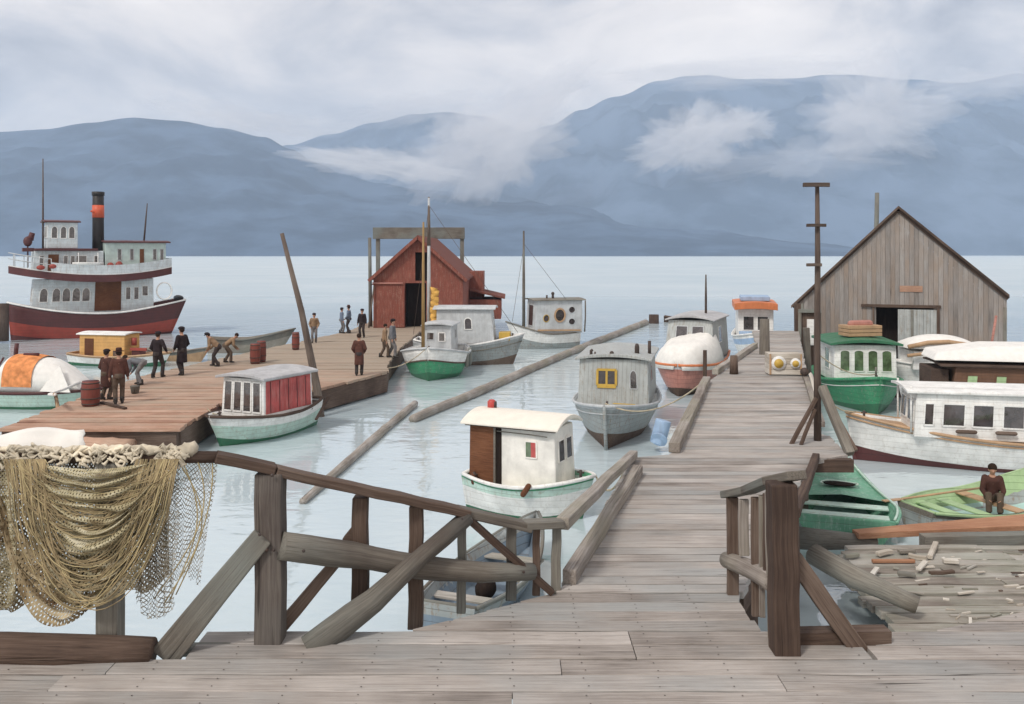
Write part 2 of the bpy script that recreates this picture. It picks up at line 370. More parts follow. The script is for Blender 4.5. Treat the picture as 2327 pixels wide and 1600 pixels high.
M['iron'] = paint('rusty_iron', (0.06, 0.045, 0.04), amt=0.5, dirt=(0.13, 0.06, 0.03), rough=0.6)
M['skin'] = cloth('skin', (0.42, 0.24, 0.17), 0.1)
# ------------------------------------------------------------------ setting: water
def water_mat():
    m, nt, b, out = newmat('harbour_water')
    co = N(nt, 'ShaderNodeTexCoord').outputs['Object']
    mp = N(nt, 'ShaderNodeMapping', {'Vector': co, 'Scale': (0.55, 1.0, 1.0)}).outputs[0]
    n1 = N(nt, 'ShaderNodeTexNoise', {'Vector': mp, 'Scale': 0.9, 'Detail': 3.0, 'Roughness': 0.5, 'Distortion': 0.4}).outputs['Fac']
    n2 = N(nt, 'ShaderNodeTexNoise', {'Vector': mp, 'Scale': 3.6, 'Detail': 2.0, 'Roughness': 0.5}).outputs['Fac']
    n3 = N(nt, 'ShaderNodeTexNoise', {'Vector': co, 'Scale': 0.035, 'Detail': 4.0, 'Roughness': 0.55}).outputs['Fac']
    h = mth(nt, 'ADD', n1, mth(nt, 'MULTIPLY', n2, 0.28))
    col = ramp(nt, n3, [(0.35, (0.47, 0.575, 0.62)), (0.65, (0.58, 0.66, 0.69))])
    nt.links.new(col, b.inputs['Base Color'])
    yy = N(nt, 'ShaderNodeSeparateXYZ', {0: co}).outputs['Y']
    nt.links.new(ramp(nt, mth(nt, 'DIVIDE', yy, 1000.0), [(0.045, 0.05), (0.13, 0.30), (0.6, 0.46)]), b.inputs['Roughness'])   # the open inlet is ruffled by wind
    b.inputs['IOR'].default_value = 2.15; b.inputs['Specular IOR Level'].default_value = 0.5
    st = ramp(nt, mth(nt, 'DIVIDE', yy, 1000.0), [(0.025, 0.24), (0.09, 0.5)])
    bp = N(nt, 'ShaderNodeBump', {'Strength': st, 'Distance': 0.14, 'Height': h}); nt.links.new(bp.outputs[0], b.inputs['Normal'])
    return m
w = MB(); w.add([(-16000, -400, 0), (16000, -400, 0), (16000, 16000, 0), (-16000, 16000, 0)], [(0, 1, 2, 3)])
water = tag(w.build('water', water_mat()), 'calm pale harbour water reaching to the far mountains', kind='structure')

# ------------------------------------------------------------------ setting: mountains
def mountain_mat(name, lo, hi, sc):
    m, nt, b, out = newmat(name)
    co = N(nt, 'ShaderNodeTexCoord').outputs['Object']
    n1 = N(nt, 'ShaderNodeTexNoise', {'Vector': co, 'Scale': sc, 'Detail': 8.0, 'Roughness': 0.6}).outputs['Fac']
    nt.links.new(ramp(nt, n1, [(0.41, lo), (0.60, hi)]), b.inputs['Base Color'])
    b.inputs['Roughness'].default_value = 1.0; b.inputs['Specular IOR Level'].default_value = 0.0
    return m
def ridge(name, pts, d, depth, label, mat, seed, rough=0.05, back=900):
    """a mountain whose crest runs at distance d; its near slope comes down to the water over 'depth' metres"""
    def crest(px):
        for (a, ya), (b, yb) in zip(pts, pts[1:]):
            if a <= px <= b:
                t = (px - a) / (b - a); return ya + (yb - ya) * (t * t * (3 - 2 * t))
        return pts[0][1] if px < pts[0][0] else pts[-1][1]
    nx, nr = 260, 44
    x0, x1 = pts[0][0], pts[-1][0]
    vs, fs = [], []
    for r in range(nr + 6):
        for i in range(nx + 1):
            px = x0 + (x1 - x0) * i / nx
            top = max(2.0, (HY - crest(px)) * d / F)
            X = (px - CX) / F * d
            if r <= nr:
                t = r / nr
                y = d - depth * (1 - t)
                q = mnoise.fractal(Vector((X / 300.0, y / 300.0, seed)), 0.9, 2.1, 6)
                g = mnoise.fractal(Vector((X / 110.0, y / 700.0, seed + 9)), 0.9, 2.1, 5)
                z = top * (t ** 0.85) * (1 + (0.34 * q + 0.20 * g) * (1 - t) * min(1, t * 3)) + top * rough * 0.25 * q * t
                if r == 0: z = -6
            else:
                t = (r - nr) / 5; y = d + back * t; z = top * (1 - t) ** 1.2 - 6 * t
            vs.append((X, y, z))
    for r in range(nr + 5):
        for i in range(nx):
            a = r * (nx + 1) + i; fs.append((a, a + 1, a + nx + 2, a + nx + 1))
    m = MB(); m.add(vs, fs, smooth=True)
    return tag(m.build(name, mat), label, kind='structure')
mm1 = mountain_mat('haze_tinted_forest_slope', (0.03, 0.056, 0.10), (0.07, 0.115, 0.19), 0.006)  # forest colour with some of the distance haze's blue painted in
mm2 = mountain_mat('far_haze_tinted_slope', (0.06, 0.10, 0.16), (0.115, 0.17, 0.255), 0.005)  # paler for the far ranges: haze blue is partly put into the base colour
ridge('mountain', [(-900, 330), (-500, 250), (-250, 300), (0, 296), (100, 291), (200, 276), (300, 263), (400, 269), (500, 287), (600, 308), (660, 335), (720, 366), (780, 392), (860, 412), (960, 428), (1100, 436), (1250, 452), (1500, 490), (1700, 530), (1800, 560)],
      2600, 1000, 'dark blue mountain slope on the near shore', mm1, 3.1)
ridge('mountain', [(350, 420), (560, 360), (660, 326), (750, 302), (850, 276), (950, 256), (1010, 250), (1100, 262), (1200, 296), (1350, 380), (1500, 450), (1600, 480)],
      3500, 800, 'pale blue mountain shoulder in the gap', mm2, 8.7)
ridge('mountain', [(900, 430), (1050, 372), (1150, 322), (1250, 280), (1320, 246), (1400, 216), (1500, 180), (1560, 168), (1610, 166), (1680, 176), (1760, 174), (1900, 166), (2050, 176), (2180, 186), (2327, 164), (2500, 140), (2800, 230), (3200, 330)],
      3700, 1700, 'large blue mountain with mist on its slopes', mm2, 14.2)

# ------------------------------------------------------------------ setting: air and mist
def volmat(name, col, dens, aniso=0.0):
    m = bpy.data.materials.new(name); m.use_nodes = True; nt = m.node_tree; nt.nodes.clear()
    out = nt.nodes.new('ShaderNodeOutputMaterial'); v = nt.nodes.new('ShaderNodeVolumePrincipled')
    v.inputs['Color'].default_value = rgb(col); v.inputs['Density'].default_value = dens; v.inputs['Anisotropy'].default_value = aniso
    nt.links.new(v.outputs[0], out.inputs['Volume'])
    return m
hz = MB(); hz.box((-12000, -300, -8), (12000, 4900, 800))
tag(hz.build('haze', volmat('haze_air', (0.66, 0.79, 0.97), 0.00022)), 'thin blue air between the harbour and the mountains', kind='stuff')

def mist(px, py, d, w, h, dep, seed, dens, tilt=0.0, col=(1.0, 0.985, 0.98)):
    """a bank of cloud lying against the mountain: a lumpy closed body filled with even vapour"""
    c = D(px, py, d); W, H = w * d / F / 2, h * d / F / 2
    vs, fs = [], []; n, m_ = 110, 60
    for i in range(m_ + 1):
        a = math.pi * i / m_
        for k in range(n):
            b = 2 * math.pi * k / n
            u = Vector((math.sin(a) * math.cos(b), math.sin(a) * math.sin(b), math.cos(a)))
            q = mnoise.fractal(u * 1.6 + Vector((seed, seed * 2, 0)), 0.55, 2.1, 7)
            r = max(0.2, 1 + 0.62 * q)
            p = Vector((u.x * W * r, u.y * dep * r, u.z * H * r + math.tan(tilt) * u.x * W * r))
            vs.append(c + p)
    for i in range(m_):
        for k in range(n):
            fs.append((i * n + k, i * n + n + k, i * n + n + (k + 1) % n, i * n + (k + 1) % n))
    m = MB(); m.add(vs, fs, smooth=True)
    return m.build('mist', volmat('mist_vapour', col, dens))
for (px, py, d, w_, h_, dep, seed, dens, tilt, lab) in [
    (870, 376, 1800, 330, 52, 110, 1.3, 0.0075, R(-7), 'flat white tongue of mist in the mountain gap'),
    (1120, 330, 2300, 300, 190, 200, 4.1, 0.0050, R(16), 'large bright mist filling the saddle between the mountains'),
    (1190, 235, 2700, 260, 110, 160, 17.0, 0.0034, R(20), 'bright cloud on the left shoulder of the big mountain'),
    (1575, 320, 2350, 230, 130, 150, 7.7, 0.0060, R(10), 'round mist patch on the right slope'),
    (1690, 285, 2400, 120, 75, 100, 9.2, 0.0055, R(0), 'small mist puff beside the round patch'),
    (1985, 265, 2500, 250, 200, 160, 12.5, 0.0060, R(-8), 'tall pale mist column on the far right slope'),
    (1830, 365, 2400, 380, 80, 150, 15.0, 0.0024, R(6), 'thin veil of mist low on the right slope'),
    (2240, 190, 2900, 300, 70, 150, 24.0, 0.0035, R(4), 'thin cloud over the crest at the far right'),
    (1660, 166, 3000, 520, 46, 150, 41.0, 0.0034, R(1), 'long thin cloud lying on the crest of the big mountain'),
    (940, 248, 3000, 260, 50, 120, 44.0, 0.0034, R(9), 'thin cloud on the crest of the middle mountain'),
    (560, 268, 2100, 330, 50, 120, 31.0, 0.0030, R(-9), 'thin cloud streak along the crest of the left mountain'),
]:
    tag(mist(px, py, d, w_, h_, dep, seed, dens, tilt), lab, kind='stuff')
# ------------------------------------------------------------------ boardwalk (deck and walkway in one level)
DZ = 2.4
def lerp_pts(pts, d):
    for (a, x), (b, y) in zip(pts, pts[1:]):
        if a <= d <= b: return x + (y - x) * (d - a) / (b - a)
    return pts[0][1] if d < pts[0][0] else pts[-1][1]
XL = [(8.18, -1.26), (9.38, 0.50), (15.5, 2.12), (15.7, 2.85), (24.4, 5.40), (33.5, 9.3), (41, 11.2)]
XR = [(9.2, 2.36), (12.1, 3.8), (15.4, 5.25), (15.5, 5.95), (17.4, 6.25), (17.5, 6.15), (25.3, 8.5), (41, 13.35)]
bw = MB(); d = 2.6
while d < 40.8:
    w_ = 0.235 if d > 8.2 else 0.29
    gap = 0.016 if d < 9.6 else 0.012
    def put(x0a, x0b, x1a, x1b, d0, d1):
        if d0 < 9.6:                                  # the near boards: worn, uneven edges
            n = max(2, int((x1a - x0a) / .22)); z0 = DZ - .07; zz = DZ + rnd.uniform(-.006, .006); sd = rnd.uniform(0, 90); vs = []; fs = []
            for i in range(n + 1):
                t = i / n; xa = x0a + (x1a - x0a) * t; xb = x0b + (x1b - x0b) * t
                e0 = .013 * mnoise.noise(Vector((xa * 1.7, sd, 0))) + .004 * mnoise.noise(Vector((xa * 9, sd, 0))); e1 = .013 * mnoise.noise(Vector((xa * 1.7, sd + 7, 0))) + .004 * mnoise.noise(Vector((xa * 9, sd + 7, 0)))
                zw = zz + .006 * mnoise.noise(Vector((xa * 1.2, sd, 5)))
                vs += [(xa, d0 + e0, z0), (xa, d0 + e0, zw - .008), (xa, d0 + e0 + .012, zw), (xb, d1 + e1 - .012, zw), (xb, d1 + e1, zw - .008), (xb, d1 + e1, z0)]
            for i in range(n):
                a = 6 * i; fs += [(a + k, a + 6 + k, a + 7 + k, a + 1 + k) for k in range(5)] + [(a + 5, a + 11, a + 6, a)]
            fs += [(0, 1, 2, 3, 4, 5), tuple(6 * n + k for k in (5, 4, 3, 2, 1, 0))]
            bw.add(vs, fs, [(v[0], v[1], v[2]) for v in vs])
            q = math.ceil(x0a / .62) * .62
            while q < x1a - .05:
                for e in (.06, .2 if d1 - d0 > .24 else .16):
                    c = Vector((q + rnd.uniform(-.02, .02), d0 + e + rnd.uniform(-.012, .012), zz + .006)); r_ = .008
                    if c.x > x0a + .04: bw.add([c + Vector((r_ * math.cos(a), r_ * math.sin(a), 0)) for a in [math.pi * k / 3 for k in range(6)]], [tuple(range(6))], None, None, 1)
                q += .62
            return
        z0, z1 = DZ - 0.07, DZ + rnd.uniform(-0.007, 0.007)
        bot = [(x0a, d0, z0), (x1a, d0, z0), (x1b, d1, z0), (x0b, d1, z0)]
        vs = bot + [(p[0], p[1], z1) for p in bot]
        bw.add(vs, [(3, 2, 1, 0), (4, 5, 6, 7), (0, 1, 5, 4), (1, 2, 6, 5), (2, 3, 7, 6), (3, 0, 4, 7)], [(p[0], p[1], p[2]) for p in vs])
    d0, d1 = d, d + w_ - gap
    j = lambda: rnd.uniform(-0.03, 0.03)
    if d1 < 7.95:
        cuts = [-9.5, rnd.uniform(-5, -2), rnd.uniform(0, 3.0), 7.8]
        for a, b in zip(cuts, cuts[1:]): put(a, a, b - 0.008, b - 0.008, d0, d1)
    elif d0 < 8.18:
        put(-2.9, -2.9, 1.1, 1.1, d0, d1); put(1.11, 1.11, 3.2, 3.2, d0, d1); put(3.25, 3.25, 7.8, 7.8, d0, d1)
    else:
        xl0, xl1, xr0, xr1 = lerp_pts(XL, d0), lerp_pts(XL, d1), lerp_pts(XR, d0), lerp_pts(XR, d1)
        a, b = j(), j()
        put(xl0 + a, xl1 + a, xr0 + b, xr1 + b, d0, d1)
        if d0 < 9.6:
            e = 3.5 + (d0 - 8.18) * 2.55
            if e < 7.6: put(e, e + 0.5, 7.8, 7.8, d0, d1)
    d += w_
tag(bw.build('boardwalk', [M['deck'], M['iron']]), 'weathered grey plank deck and walkway', kind='structure')

def piece(name, label, cat, mat, fn, group=None, loc=(0, 0, 0), **kw):
    m = MB(); fn(m)
    for i, p in enumerate(m.v): m.v[i] = p - Vector(loc)
    o = m.build(name, mat, None, **kw); o.location = loc
    return tag(o, label, cat, group, 'thing')

# piles and stringers that carry the walkway
for i, dd in enumerate((11.0, 15.0, 20.0, 26.0, 32.0, 38.0)):
    xm = lerp_pts(XR, dd) - 0.35
    piece('pier_piling', 'dark round piling under the right edge of the walkway', 'piling', M['pole'],
          lambda m: m.tube([(xm, dd, -1.2), (xm + .02, dd, 1), (xm, dd, DZ - 0.2)], [0.17, 0.16, 0.15], 12, rough=0.04), 'pilings under the walkway', (xm, dd, 0))
def edge_beam(pts, z, name, label, w_=0.16, h_=0.22, mat='brown', off=0.0):
    def fn(m):
        for a, b in zip(pts, pts[1:]): m.beam((a[0] + off, a[1], z), (b[0] + off, b[1], z), w_, h_)
    return piece(name, label, 'beam', M[mat], fn, loc=(pts[0][0], pts[0][1], 0))
edge_beam([(0.62, 9.4), (2.24, 15.5)], DZ - 0.19, 'stringer_beam', 'dark stringer beam under the near left edge of the walkway')
edge_beam([(2.97, 15.8), (5.5, 24.4), (9.4, 33.5)], DZ - 0.19, 'stringer_beam', 'dark stringer beam under the far left edge of the walkway')
edge_beam([(2.42, 9.5), (3.72, 12.1), (5.12, 15.4)], DZ - 0.19, 'stringer_beam', 'dark stringer beam under the near right edge of the walkway')
edge_beam([(5.2, 15.47), (5.98, 15.47)], DZ - 0.13, 'cross_beam', 'thick dark cross beam at the foot of the pole platform', 0.16, 0.22)
piece('cross_beam', 'brown beam along the open edge between big right post and its brace', 'beam', M['brown'],
      lambda m: m.beam((2.55, 8.16, DZ + 0.03), (3.5, 8.2, DZ + 0.03), 0.16, 0.15, n=3, wob=0.01), loc=(2.55, 8.16, DZ))

# ------------------------------------------------------------------ left railing
rl = thing('railing', 'heavy grey timber railing with sloping top rail and crossing log braces', 'railing', (-2.24, 8.18, DZ))
def Wp(px, py, d): return D(px, py, d)
def part(root, name, mat, fn, **kw):
    m = MB(); fn(m); return m.build(name, mat, root, world=True, **kw)
pd = lambda px: 8.18 + (px - 615) / 650.0 * 1.2    # distance of the railing line at a column of the picture
part(rl, 'post', M['railb'], lambda m: m.beam(Wp(614, 1458, 8.18), Wp(616, 1072, 8.18), 0.25, 0.22, (0, 1, 0), n=6, wob=0.006), bevel=0.015)
for px, yt, yb, w_ in ((820, 1128, 1372, 0.15), (946, 1148, 1426, 0.14), (1050, 1172, 1392, 0.09), (1163, 1190, 1362, 0.11), (1220, 1196, 1352, 0.08), (1265, 1190, 1347, 0.10)):
    d_ = pd(px)
    part(rl, 'post', M['brown'] if px < 1000 or px == 1220 else M['rail'], lambda m: m.beam(Wp(px - 2, yb, d_ + .05), Wp(px, yt, d_ + .05), w_ * 1.05, w_, (0, 1, 0), w2=w_ * .95, n=4, wob=0.008), bevel=0.01)
part(rl, 'post_knee', M['brown'], lambda m: m.prism([Wp(800, 1175, pd(820) + .0), Wp(812, 1190, pd(820)), Wp(812, 1240, pd(820)), Wp(775, 1240, pd(820)), Wp(778, 1225, pd(820)), Wp(798, 1200, pd(820))], (0, 0.1, 0)), bevel=0.008)
part(rl, 'top_rail', M['brown'], lambda m: (m.beam(Wp(490, 1038, 8.0), Wp(625, 1066, 8.17), 0.2, 0.085, n=3, wob=.006), m.beam(Wp(625, 1068, 8.17), Wp(1062, 1166, pd(1062)), 0.2, 0.085, n=8, wob=0.008)), bevel=0.012)
part(rl, 'top_rail', M['rail'], lambda m: m.beam(Wp(1040, 1160, pd(1050)), Wp(1205, 1198, pd(1205)), 0.17, 0.09, n=4, wob=0.006), bevel=0.012)
part(rl, 'top_rail', M['rail'], lambda m: m.beam(Wp(1190, 1192, pd(1190)), Wp(1277, 1188, pd(1277)), 0.17, 0.08, n=2, wob=0.004), bevel=0.012)
part(rl, 'middle_rail', M['rail'], lambda m: m.log([Wp(640, 1242, 8.05), Wp(800, 1262, pd(800) - .1), Wp(950, 1288, pd(950) - .1), Wp(1100, 1302, pd(1100) - .1), Wp(1212, 1300, pd(1212) - .06)], [.125, .12, .115, .10, .085]))
part(rl, 'brace', M['rail'], lambda m: m.log([Wp(1062, 1176, pd(1062) - .03), Wp(960, 1262, 8.58), Wp(850, 1365, 8.35), Wp(700, 1474, 8.12)], [.085, .095, .115, .13]))
part(rl, 'brace', M['rail'], lambda m: m.beam(Wp(600, 1216, 8.12), Wp(375, 1492, 7.95), 0.2, 0.17, (0, 1, 0), w2=0.26, n=4, wob=.008), bevel=0.015)
part(rl, 'brace', M['brown'], lambda m: m.beam(Wp(770, 1270, 8.55), Wp(625, 1440, 8.35), 0.1, 0.1, (0, 1, 0), w2=.13, n=3, wob=.006), bevel=0.01)
part(rl, 'brace', M['brown'], lambda m: m.beam(Wp(1068, 1182, pd(1068) - .06), Wp(1255, 1347, pd(1255) - .08), 0.07, 0.07, (0, 1, 0), n=3, wob=.004), bevel=0.008)

for (px, py, dd) in ((606, 1250, 8.04), (622, 1250, 8.04), (690, 1252, 7.95), (830, 1272, 8.4), (1190, 1300, 9.05), (590, 1215, 8.0), (1050, 1180, 8.85), (618, 1080, 8.03)):
    part(rl, 'bolt', M['iron'], lambda m: m.ball(Wp(px, py, dd), .016, 8, 5, sc=(1, .6, 1)))
# ------------------------------------------------------------------ net rack
rk = thing('net_rack', 'low post and rail rack carrying the hanging fishing net', 'rack', (-3.65, 8.0, DZ))
part(rk, 'rail', M['brown'], lambda m: m.tube([(-6.0, 8.0, 4.13), (-4.2, 8.0, 4.15), (-2.68, 8.0, 4.145)], [.07, .065, .055], 10, rough=.04))
part(rk, 'post', M['rail'], lambda m: m.beam((-3.66, 8.02, DZ - .05), (-3.66, 8.02, 4.1), 0.2, 0.18, (0, 1, 0), n=4, wob=.008), bevel=.015)
part(rk, 'post', M['rail'], lambda m: m.beam((-5.6, 8.02, DZ - .05), (-5.6, 8.02, 4.1), 0.2, 0.18, (0, 1, 0), n=4, wob=.008), bevel=.015)
piece('edge_log', 'thick brown log lying along the deck edge below the net', 'log', M['brown'],
      lambda m: m.log([(-7, 7.86, 2.45), (-5.0, 7.84, 2.46), (-4.0, 7.83, 2.455), (-3.2, 7.85, 2.44)], [.17, .165, .15, .12]), loc=(-5, 7.84, 2.45))
piece('deck_plank', 'broken grey plank end beside the hole in the deck edge', 'plank', M['rail'],
      lambda m: (m.beam(Wp(420, 1476, 8.05), Wp(690, 1478, 8.06), 0.2, 0.05, n=3, wob=.01)), loc=(-2.6, 8.05, DZ), bevel=.006)

# ------------------------------------------------------------------ net
def net_mat(name, c0, c1, c2, cover, cell):
    m, nt, b, out = newmat(name)
    at = N(nt, 'ShaderNodeAttribute', attribute_name='gr').outputs['Vector']
    co = N(nt, 'ShaderNodeTexCoord').outputs['Object']
    n1 = N(nt, 'ShaderNodeTexNoise', {'Vector': co, 'Scale': 3.2, 'Detail': 5.0, 'Roughness': 0.6}).outputs['Fac']
    mp = N(nt, 'ShaderNodeMapping', {'Vector': at, 'Scale': (0.8, 9.0, 1.0)}).outputs[0]
    n2 = N(nt, 'ShaderNodeTexNoise', {'Vector': mp, 'Scale': 3.0, 'Detail': 5.0, 'Roughness': 0.65, 'Distortion': 0.4}).outputs['Fac']
    f = mth(nt, 'ADD', mth(nt, 'MULTIPLY', n1, 0.45), mth(nt, 'MULTIPLY', n2, 0.6))
    nt.links.new(ramp(nt, f, [(0.40, c0), (0.52, c1), (0.64, c2)]), b.inputs['Base Color'])
    b.inputs['Roughness'].default_value = 0.95; b.inputs['Specular IOR Level'].default_value = 0.1
    warp = N(nt, 'ShaderNodeTexNoise', {'Vector': at, 'Scale': 5.0, 'Detail': 2.0}).outputs['Color']
    wv = N(nt, 'ShaderNodeVectorMath', {0: at, 1: N(nt, 'ShaderNodeVectorMath', {0: warp, 1: (cell * 1.6,) * 3}, operation='MULTIPLY').outputs[0]}, operation='ADD').outputs[0]
    sp = N(nt, 'ShaderNodeSeparateXYZ', {0: wv})
    u = mth(nt, 'ADD', sp.outputs['X'], sp.outputs['Y']); v = mth(nt, 'SUBTRACT', sp.outputs['X'], sp.outputs['Y'])
    l1 = mth(nt, 'ABSOLUTE', mth(nt, 'SUBTRACT', mth(nt, 'FRACT', mth(nt, 'DIVIDE', u, cell)), 0.5))
    l2 = mth(nt, 'ABSOLUTE', mth(nt, 'SUBTRACT', mth(nt, 'FRACT', mth(nt, 'DIVIDE', v, cell)), 0.5))
    thr = mth(nt, 'ADD', cover, mth(nt, 'MULTIPLY', mth(nt, 'SUBTRACT', n2, 0.5), 0.9))
    al = mth(nt, 'LESS_THAN', mth(nt, 'MINIMUM', l1, l2), mth(nt, 'MULTIPLY', thr, 0.5))
    nt.links.new(al, b.inputs['Alpha'])
    return m
M['net'] = net_mat('tan_netting', (0.15, 0.11, 0.06), (0.41, 0.36, 0.225), (0.64, 0.59, 0.44), 0.5, 0.035)
M['net2'] = net_mat('brown_netting', (0.11, 0.07, 0.04), (0.32, 0.25, 0.15), (0.55, 0.47, 0.32), 0.6, 0.04)
M['net3'] = net_mat('thin_netting', (0.20, 0.18, 0.15), (0.38, 0.36, 0.31), (0.56, 0.53, 0.45), 0.24, 0.045)
M['cork'] = cloth('cream_cork_line', (0.62, 0.55, 0.43), 0.45)
M['twine'] = cloth('dark_twine', (0.29, 0.225, 0.13), 0.4)
M['twiney'] = cloth('yellow_twine', (0.44, 0.36, 0.20), 0.3)
fn_ = thing('fishing_net', 'tan fishing net draped in swags over the rack rail', 'fishing net', (-4.2, 7.92, 4.15))
def swag(m, xa, xb, za, zb, r0, r1, y0, nr=36, ns=40, amp=0.03, fq=9, lean=0.0, wrinkle=0.02):
    vs, fs, gr = [], [], []
    for i in range(nr + 1):
        t = i / nr; dep = r0 + (r1 - r0) * t
        for k in range(ns + 1):
            s = k / ns
            prof = (4 * s * (1 - s)) ** 0.62
            x = xa + (xb - xa) * s + lean * prof * dep + 0.06 * math.sin(t * 9 + s * 5) * prof
            z = za + (zb - za) * s - dep * prof
            q = mnoise.noise(Vector((s * 4, t * 5, xa * 3)))
            y = y0 - (0.05 + amp * math.sin(t * fq * 2 * math.pi + 2 * q)) * prof - 0.09 * t * prof + 0.03 * q
            z += wrinkle * q
            vs.append((x, y, z)); gr.append((s * 1.6, t * (r1 - r0), 0))
    for i in range(nr):
        for k in range(ns):
            a = i * (ns + 1) + k; fs.append((a, a + 1, a + ns + 2, a + ns + 1))
    m.add(vs, fs, gr, smooth=True)
def curtain(m, xa, xb, z0, z1, y0, nf, amp, bot=0.1, seed=0, taper=0.0):
    vs, fs, gr = [], [], []; nr, ns = 26, 110
    for i in range(nr + 1):
        t = i / nr
        for k in range(ns + 1):
            s = k / ns
            zz = z0 + (z1 + bot * mnoise.noise(Vector((s * 6, seed, 0))) - bot * math.sin(s * math.pi) - z0) * t
            x = xa + (xb - xa) * (0.5 + (s - 0.5) * (1 - taper * t)) + 0.03 * mnoise.noise(Vector((s * 8, t * 3, seed)))
            y = y0 + amp * math.sin(s * nf * 2 * math.pi + 3 * mnoise.noise(Vector((s * 3, t * 2, seed + 4)))) * (0.4 + 0.6 * t)
            vs.append((x, y, zz)); gr.append((s * (xb - xa) * 1.4, t * (z0 - z1), 0))
    for i in range(nr):
        for k in range(ns):
            a = i * (ns + 1) + k; fs.append((a, a + 1, a + ns + 2, a + ns + 1))
    m.add(vs, fs, gr, smooth=True)
part(fn_, 'net_curtain', M['net2'], lambda m: curtain(m, -5.7, -3.15, 4.17, 3.05, 8.08, 15, 0.035, 0.25, 2))
part(fn_, 'net_curtain', M['net'], lambda m: curtain(m, -5.9, -4.45, 4.19, 2.85, 7.93, 7, 0.05, 0.15, 5))
part(fn_, 'net_curtain', M['net2'], lambda m: curtain(m, -6.2, -4.55, 3.6, 2.62, 7.88, 6, 0.05, 0.25, 9, .2))
part(fn_, 'net_fold', M['net'], lambda m: swag(m, -4.42, -3.02, 4.12, 4.18, 0.55, 1.30, 7.94, amp=0.05, fq=8))
part(fn_, 'net_fold', M['net'], lambda m: swag(m, -4.30, -3.12, 4.14, 4.17, 0.08, 0.82, 7.90, amp=0.055, fq=7, nr=44))
part(fn_, 'net_fold', M['net2'], lambda m: swag(m, -4.70, -3.45, 4.10, 4.17, 0.9, 1.46, 7.97, amp=0.04, fq=6, lean=.05))
part(fn_, 'net_edge', M['net3'], lambda m: curtain(m, -3.46, -3.0, 4.18, 2.80, 7.98, 5, 0.035, 0.12, 12, 0.25))
part(fn_, 'net_edge', M['net3'], lambda m: curtain(m, -3.3, -2.68, 4.15, 2.95, 8.05, 4, 0.03, -0.10, 15, 0.55))
def lumps(m):
    pts, rr = [], []
    for k in range(90):
        t = k / 89; x = -6.0 + 3.15 * t
        pts.append((x, 7.98 + .05 * mnoise.noise(Vector((x * 7, 1, 0))), 4.215 + .035 * mnoise.noise(Vector((x * 5, 3, 0))))); rr.append(.022 + .035 * abs(mnoise.noise(Vector((x * 6, 7, 0)))) + .03 * rnd.random())
    m.tube(pts, rr, 12, rough=.2)
    for k in range(330):
        x = rnd.uniform(-6, -2.95); z_ = 4.19 + rnd.uniform(-.09, .07); q_ = rnd.uniform(.25, .9); m.tube([(x, 7.91 + rnd.uniform(-.03, .03), z_), (x + .05 * q_, 7.90, z_ + rnd.uniform(-.05, .04)), (x + .1 * q_, 7.92, z_ + rnd.uniform(-.06, .05))], [.008, rnd.uniform(.012, .022), .008], 7, roundcap=True)
part(fn_, 'cork_line', M['cork'], lumps)
def strands(m, n, seed, r=0.006):
    rr = random.Random(seed)
    for i in range(n):
        xa, xb = -4.42 + rr.uniform(-.12, .25), -3.05 + rr.uniform(-.3, .08); dep = rr.uniform(.15, 1.32)
        pts = []
        for k in range(19):
            s = k / 18; prof = (4 * s * (1 - s)) ** rr.uniform(.58, .66)
            pts.append((xa + (xb - xa) * s + .02 * mnoise.noise(Vector((s * 5, i, 0))), 7.86 - .14 * prof * dep + .02 * mnoise.noise(Vector((s * 5, i, 4))), 4.16 - dep * prof + .02 * mnoise.noise(Vector((s * 6, i, 8)))))
        m.tube(pts, r * rr.uniform(.6, 1.3), 5)
part(fn_, 'strand', M['twine'], lambda m: strands(m, 55, 4, .0045))
part(fn_, 'strand', M['twiney'], lambda m: strands(m, 24, 9, .004))
def hems(m):
    for (x0, x1, zb, bulge) in ((-3.05, -3.15, 2.82, .33), (-3.0, -3.1, 2.85, .22), (-2.86, -3.25, 2.86, .25), (-2.72, -3.05, 2.9, .12)):
        pts = []
        for k in range(15):
            t = k / 14; pts.append((x0 + (x1 - x0) * t + bulge * math.sin(math.pi * t) * (1 - .3 * t), 7.97 + .02 * math.sin(t * 8 + x0 * 9), 4.17 + (zb - 4.17) * t))
        m.tube(pts, .006, 5)
part(fn_, 'hem_line', M['twiney'], hems)
cl = MB(); vs, fs = [], []
for i in range(9):
    for k in range(15):
        s, t = k / 14, i / 8
        a = G(0, 0, 0) if False else None
        px = -60 + 255 * s; top = 1000 - 26 * math.sin(min(1, s * 1.35) * math.pi / 2) + 4 * math.sin(s * 9); bot = 1042
        q = Wp(px, top + (bot - top) * t, 8.25 - .16 * t); vs.append((q.x + .012 * math.sin(i * 2), q.y + .03 * math.sin(s * 11 + t), q.z))
for i in range(8):
    for k in range(14):
        a = i * 15 + k; fs.append((a, a + 1, a + 16, a + 15))
cl.add(vs, fs, smooth=True)
o = cl.build('canvas_sheet', M['canvas']); md = o.modifiers.new('t', 'SOLIDIFY'); md.thickness = .012
tag(o, 'pale white canvas sheet folded up behind the top of the net', 'canvas')

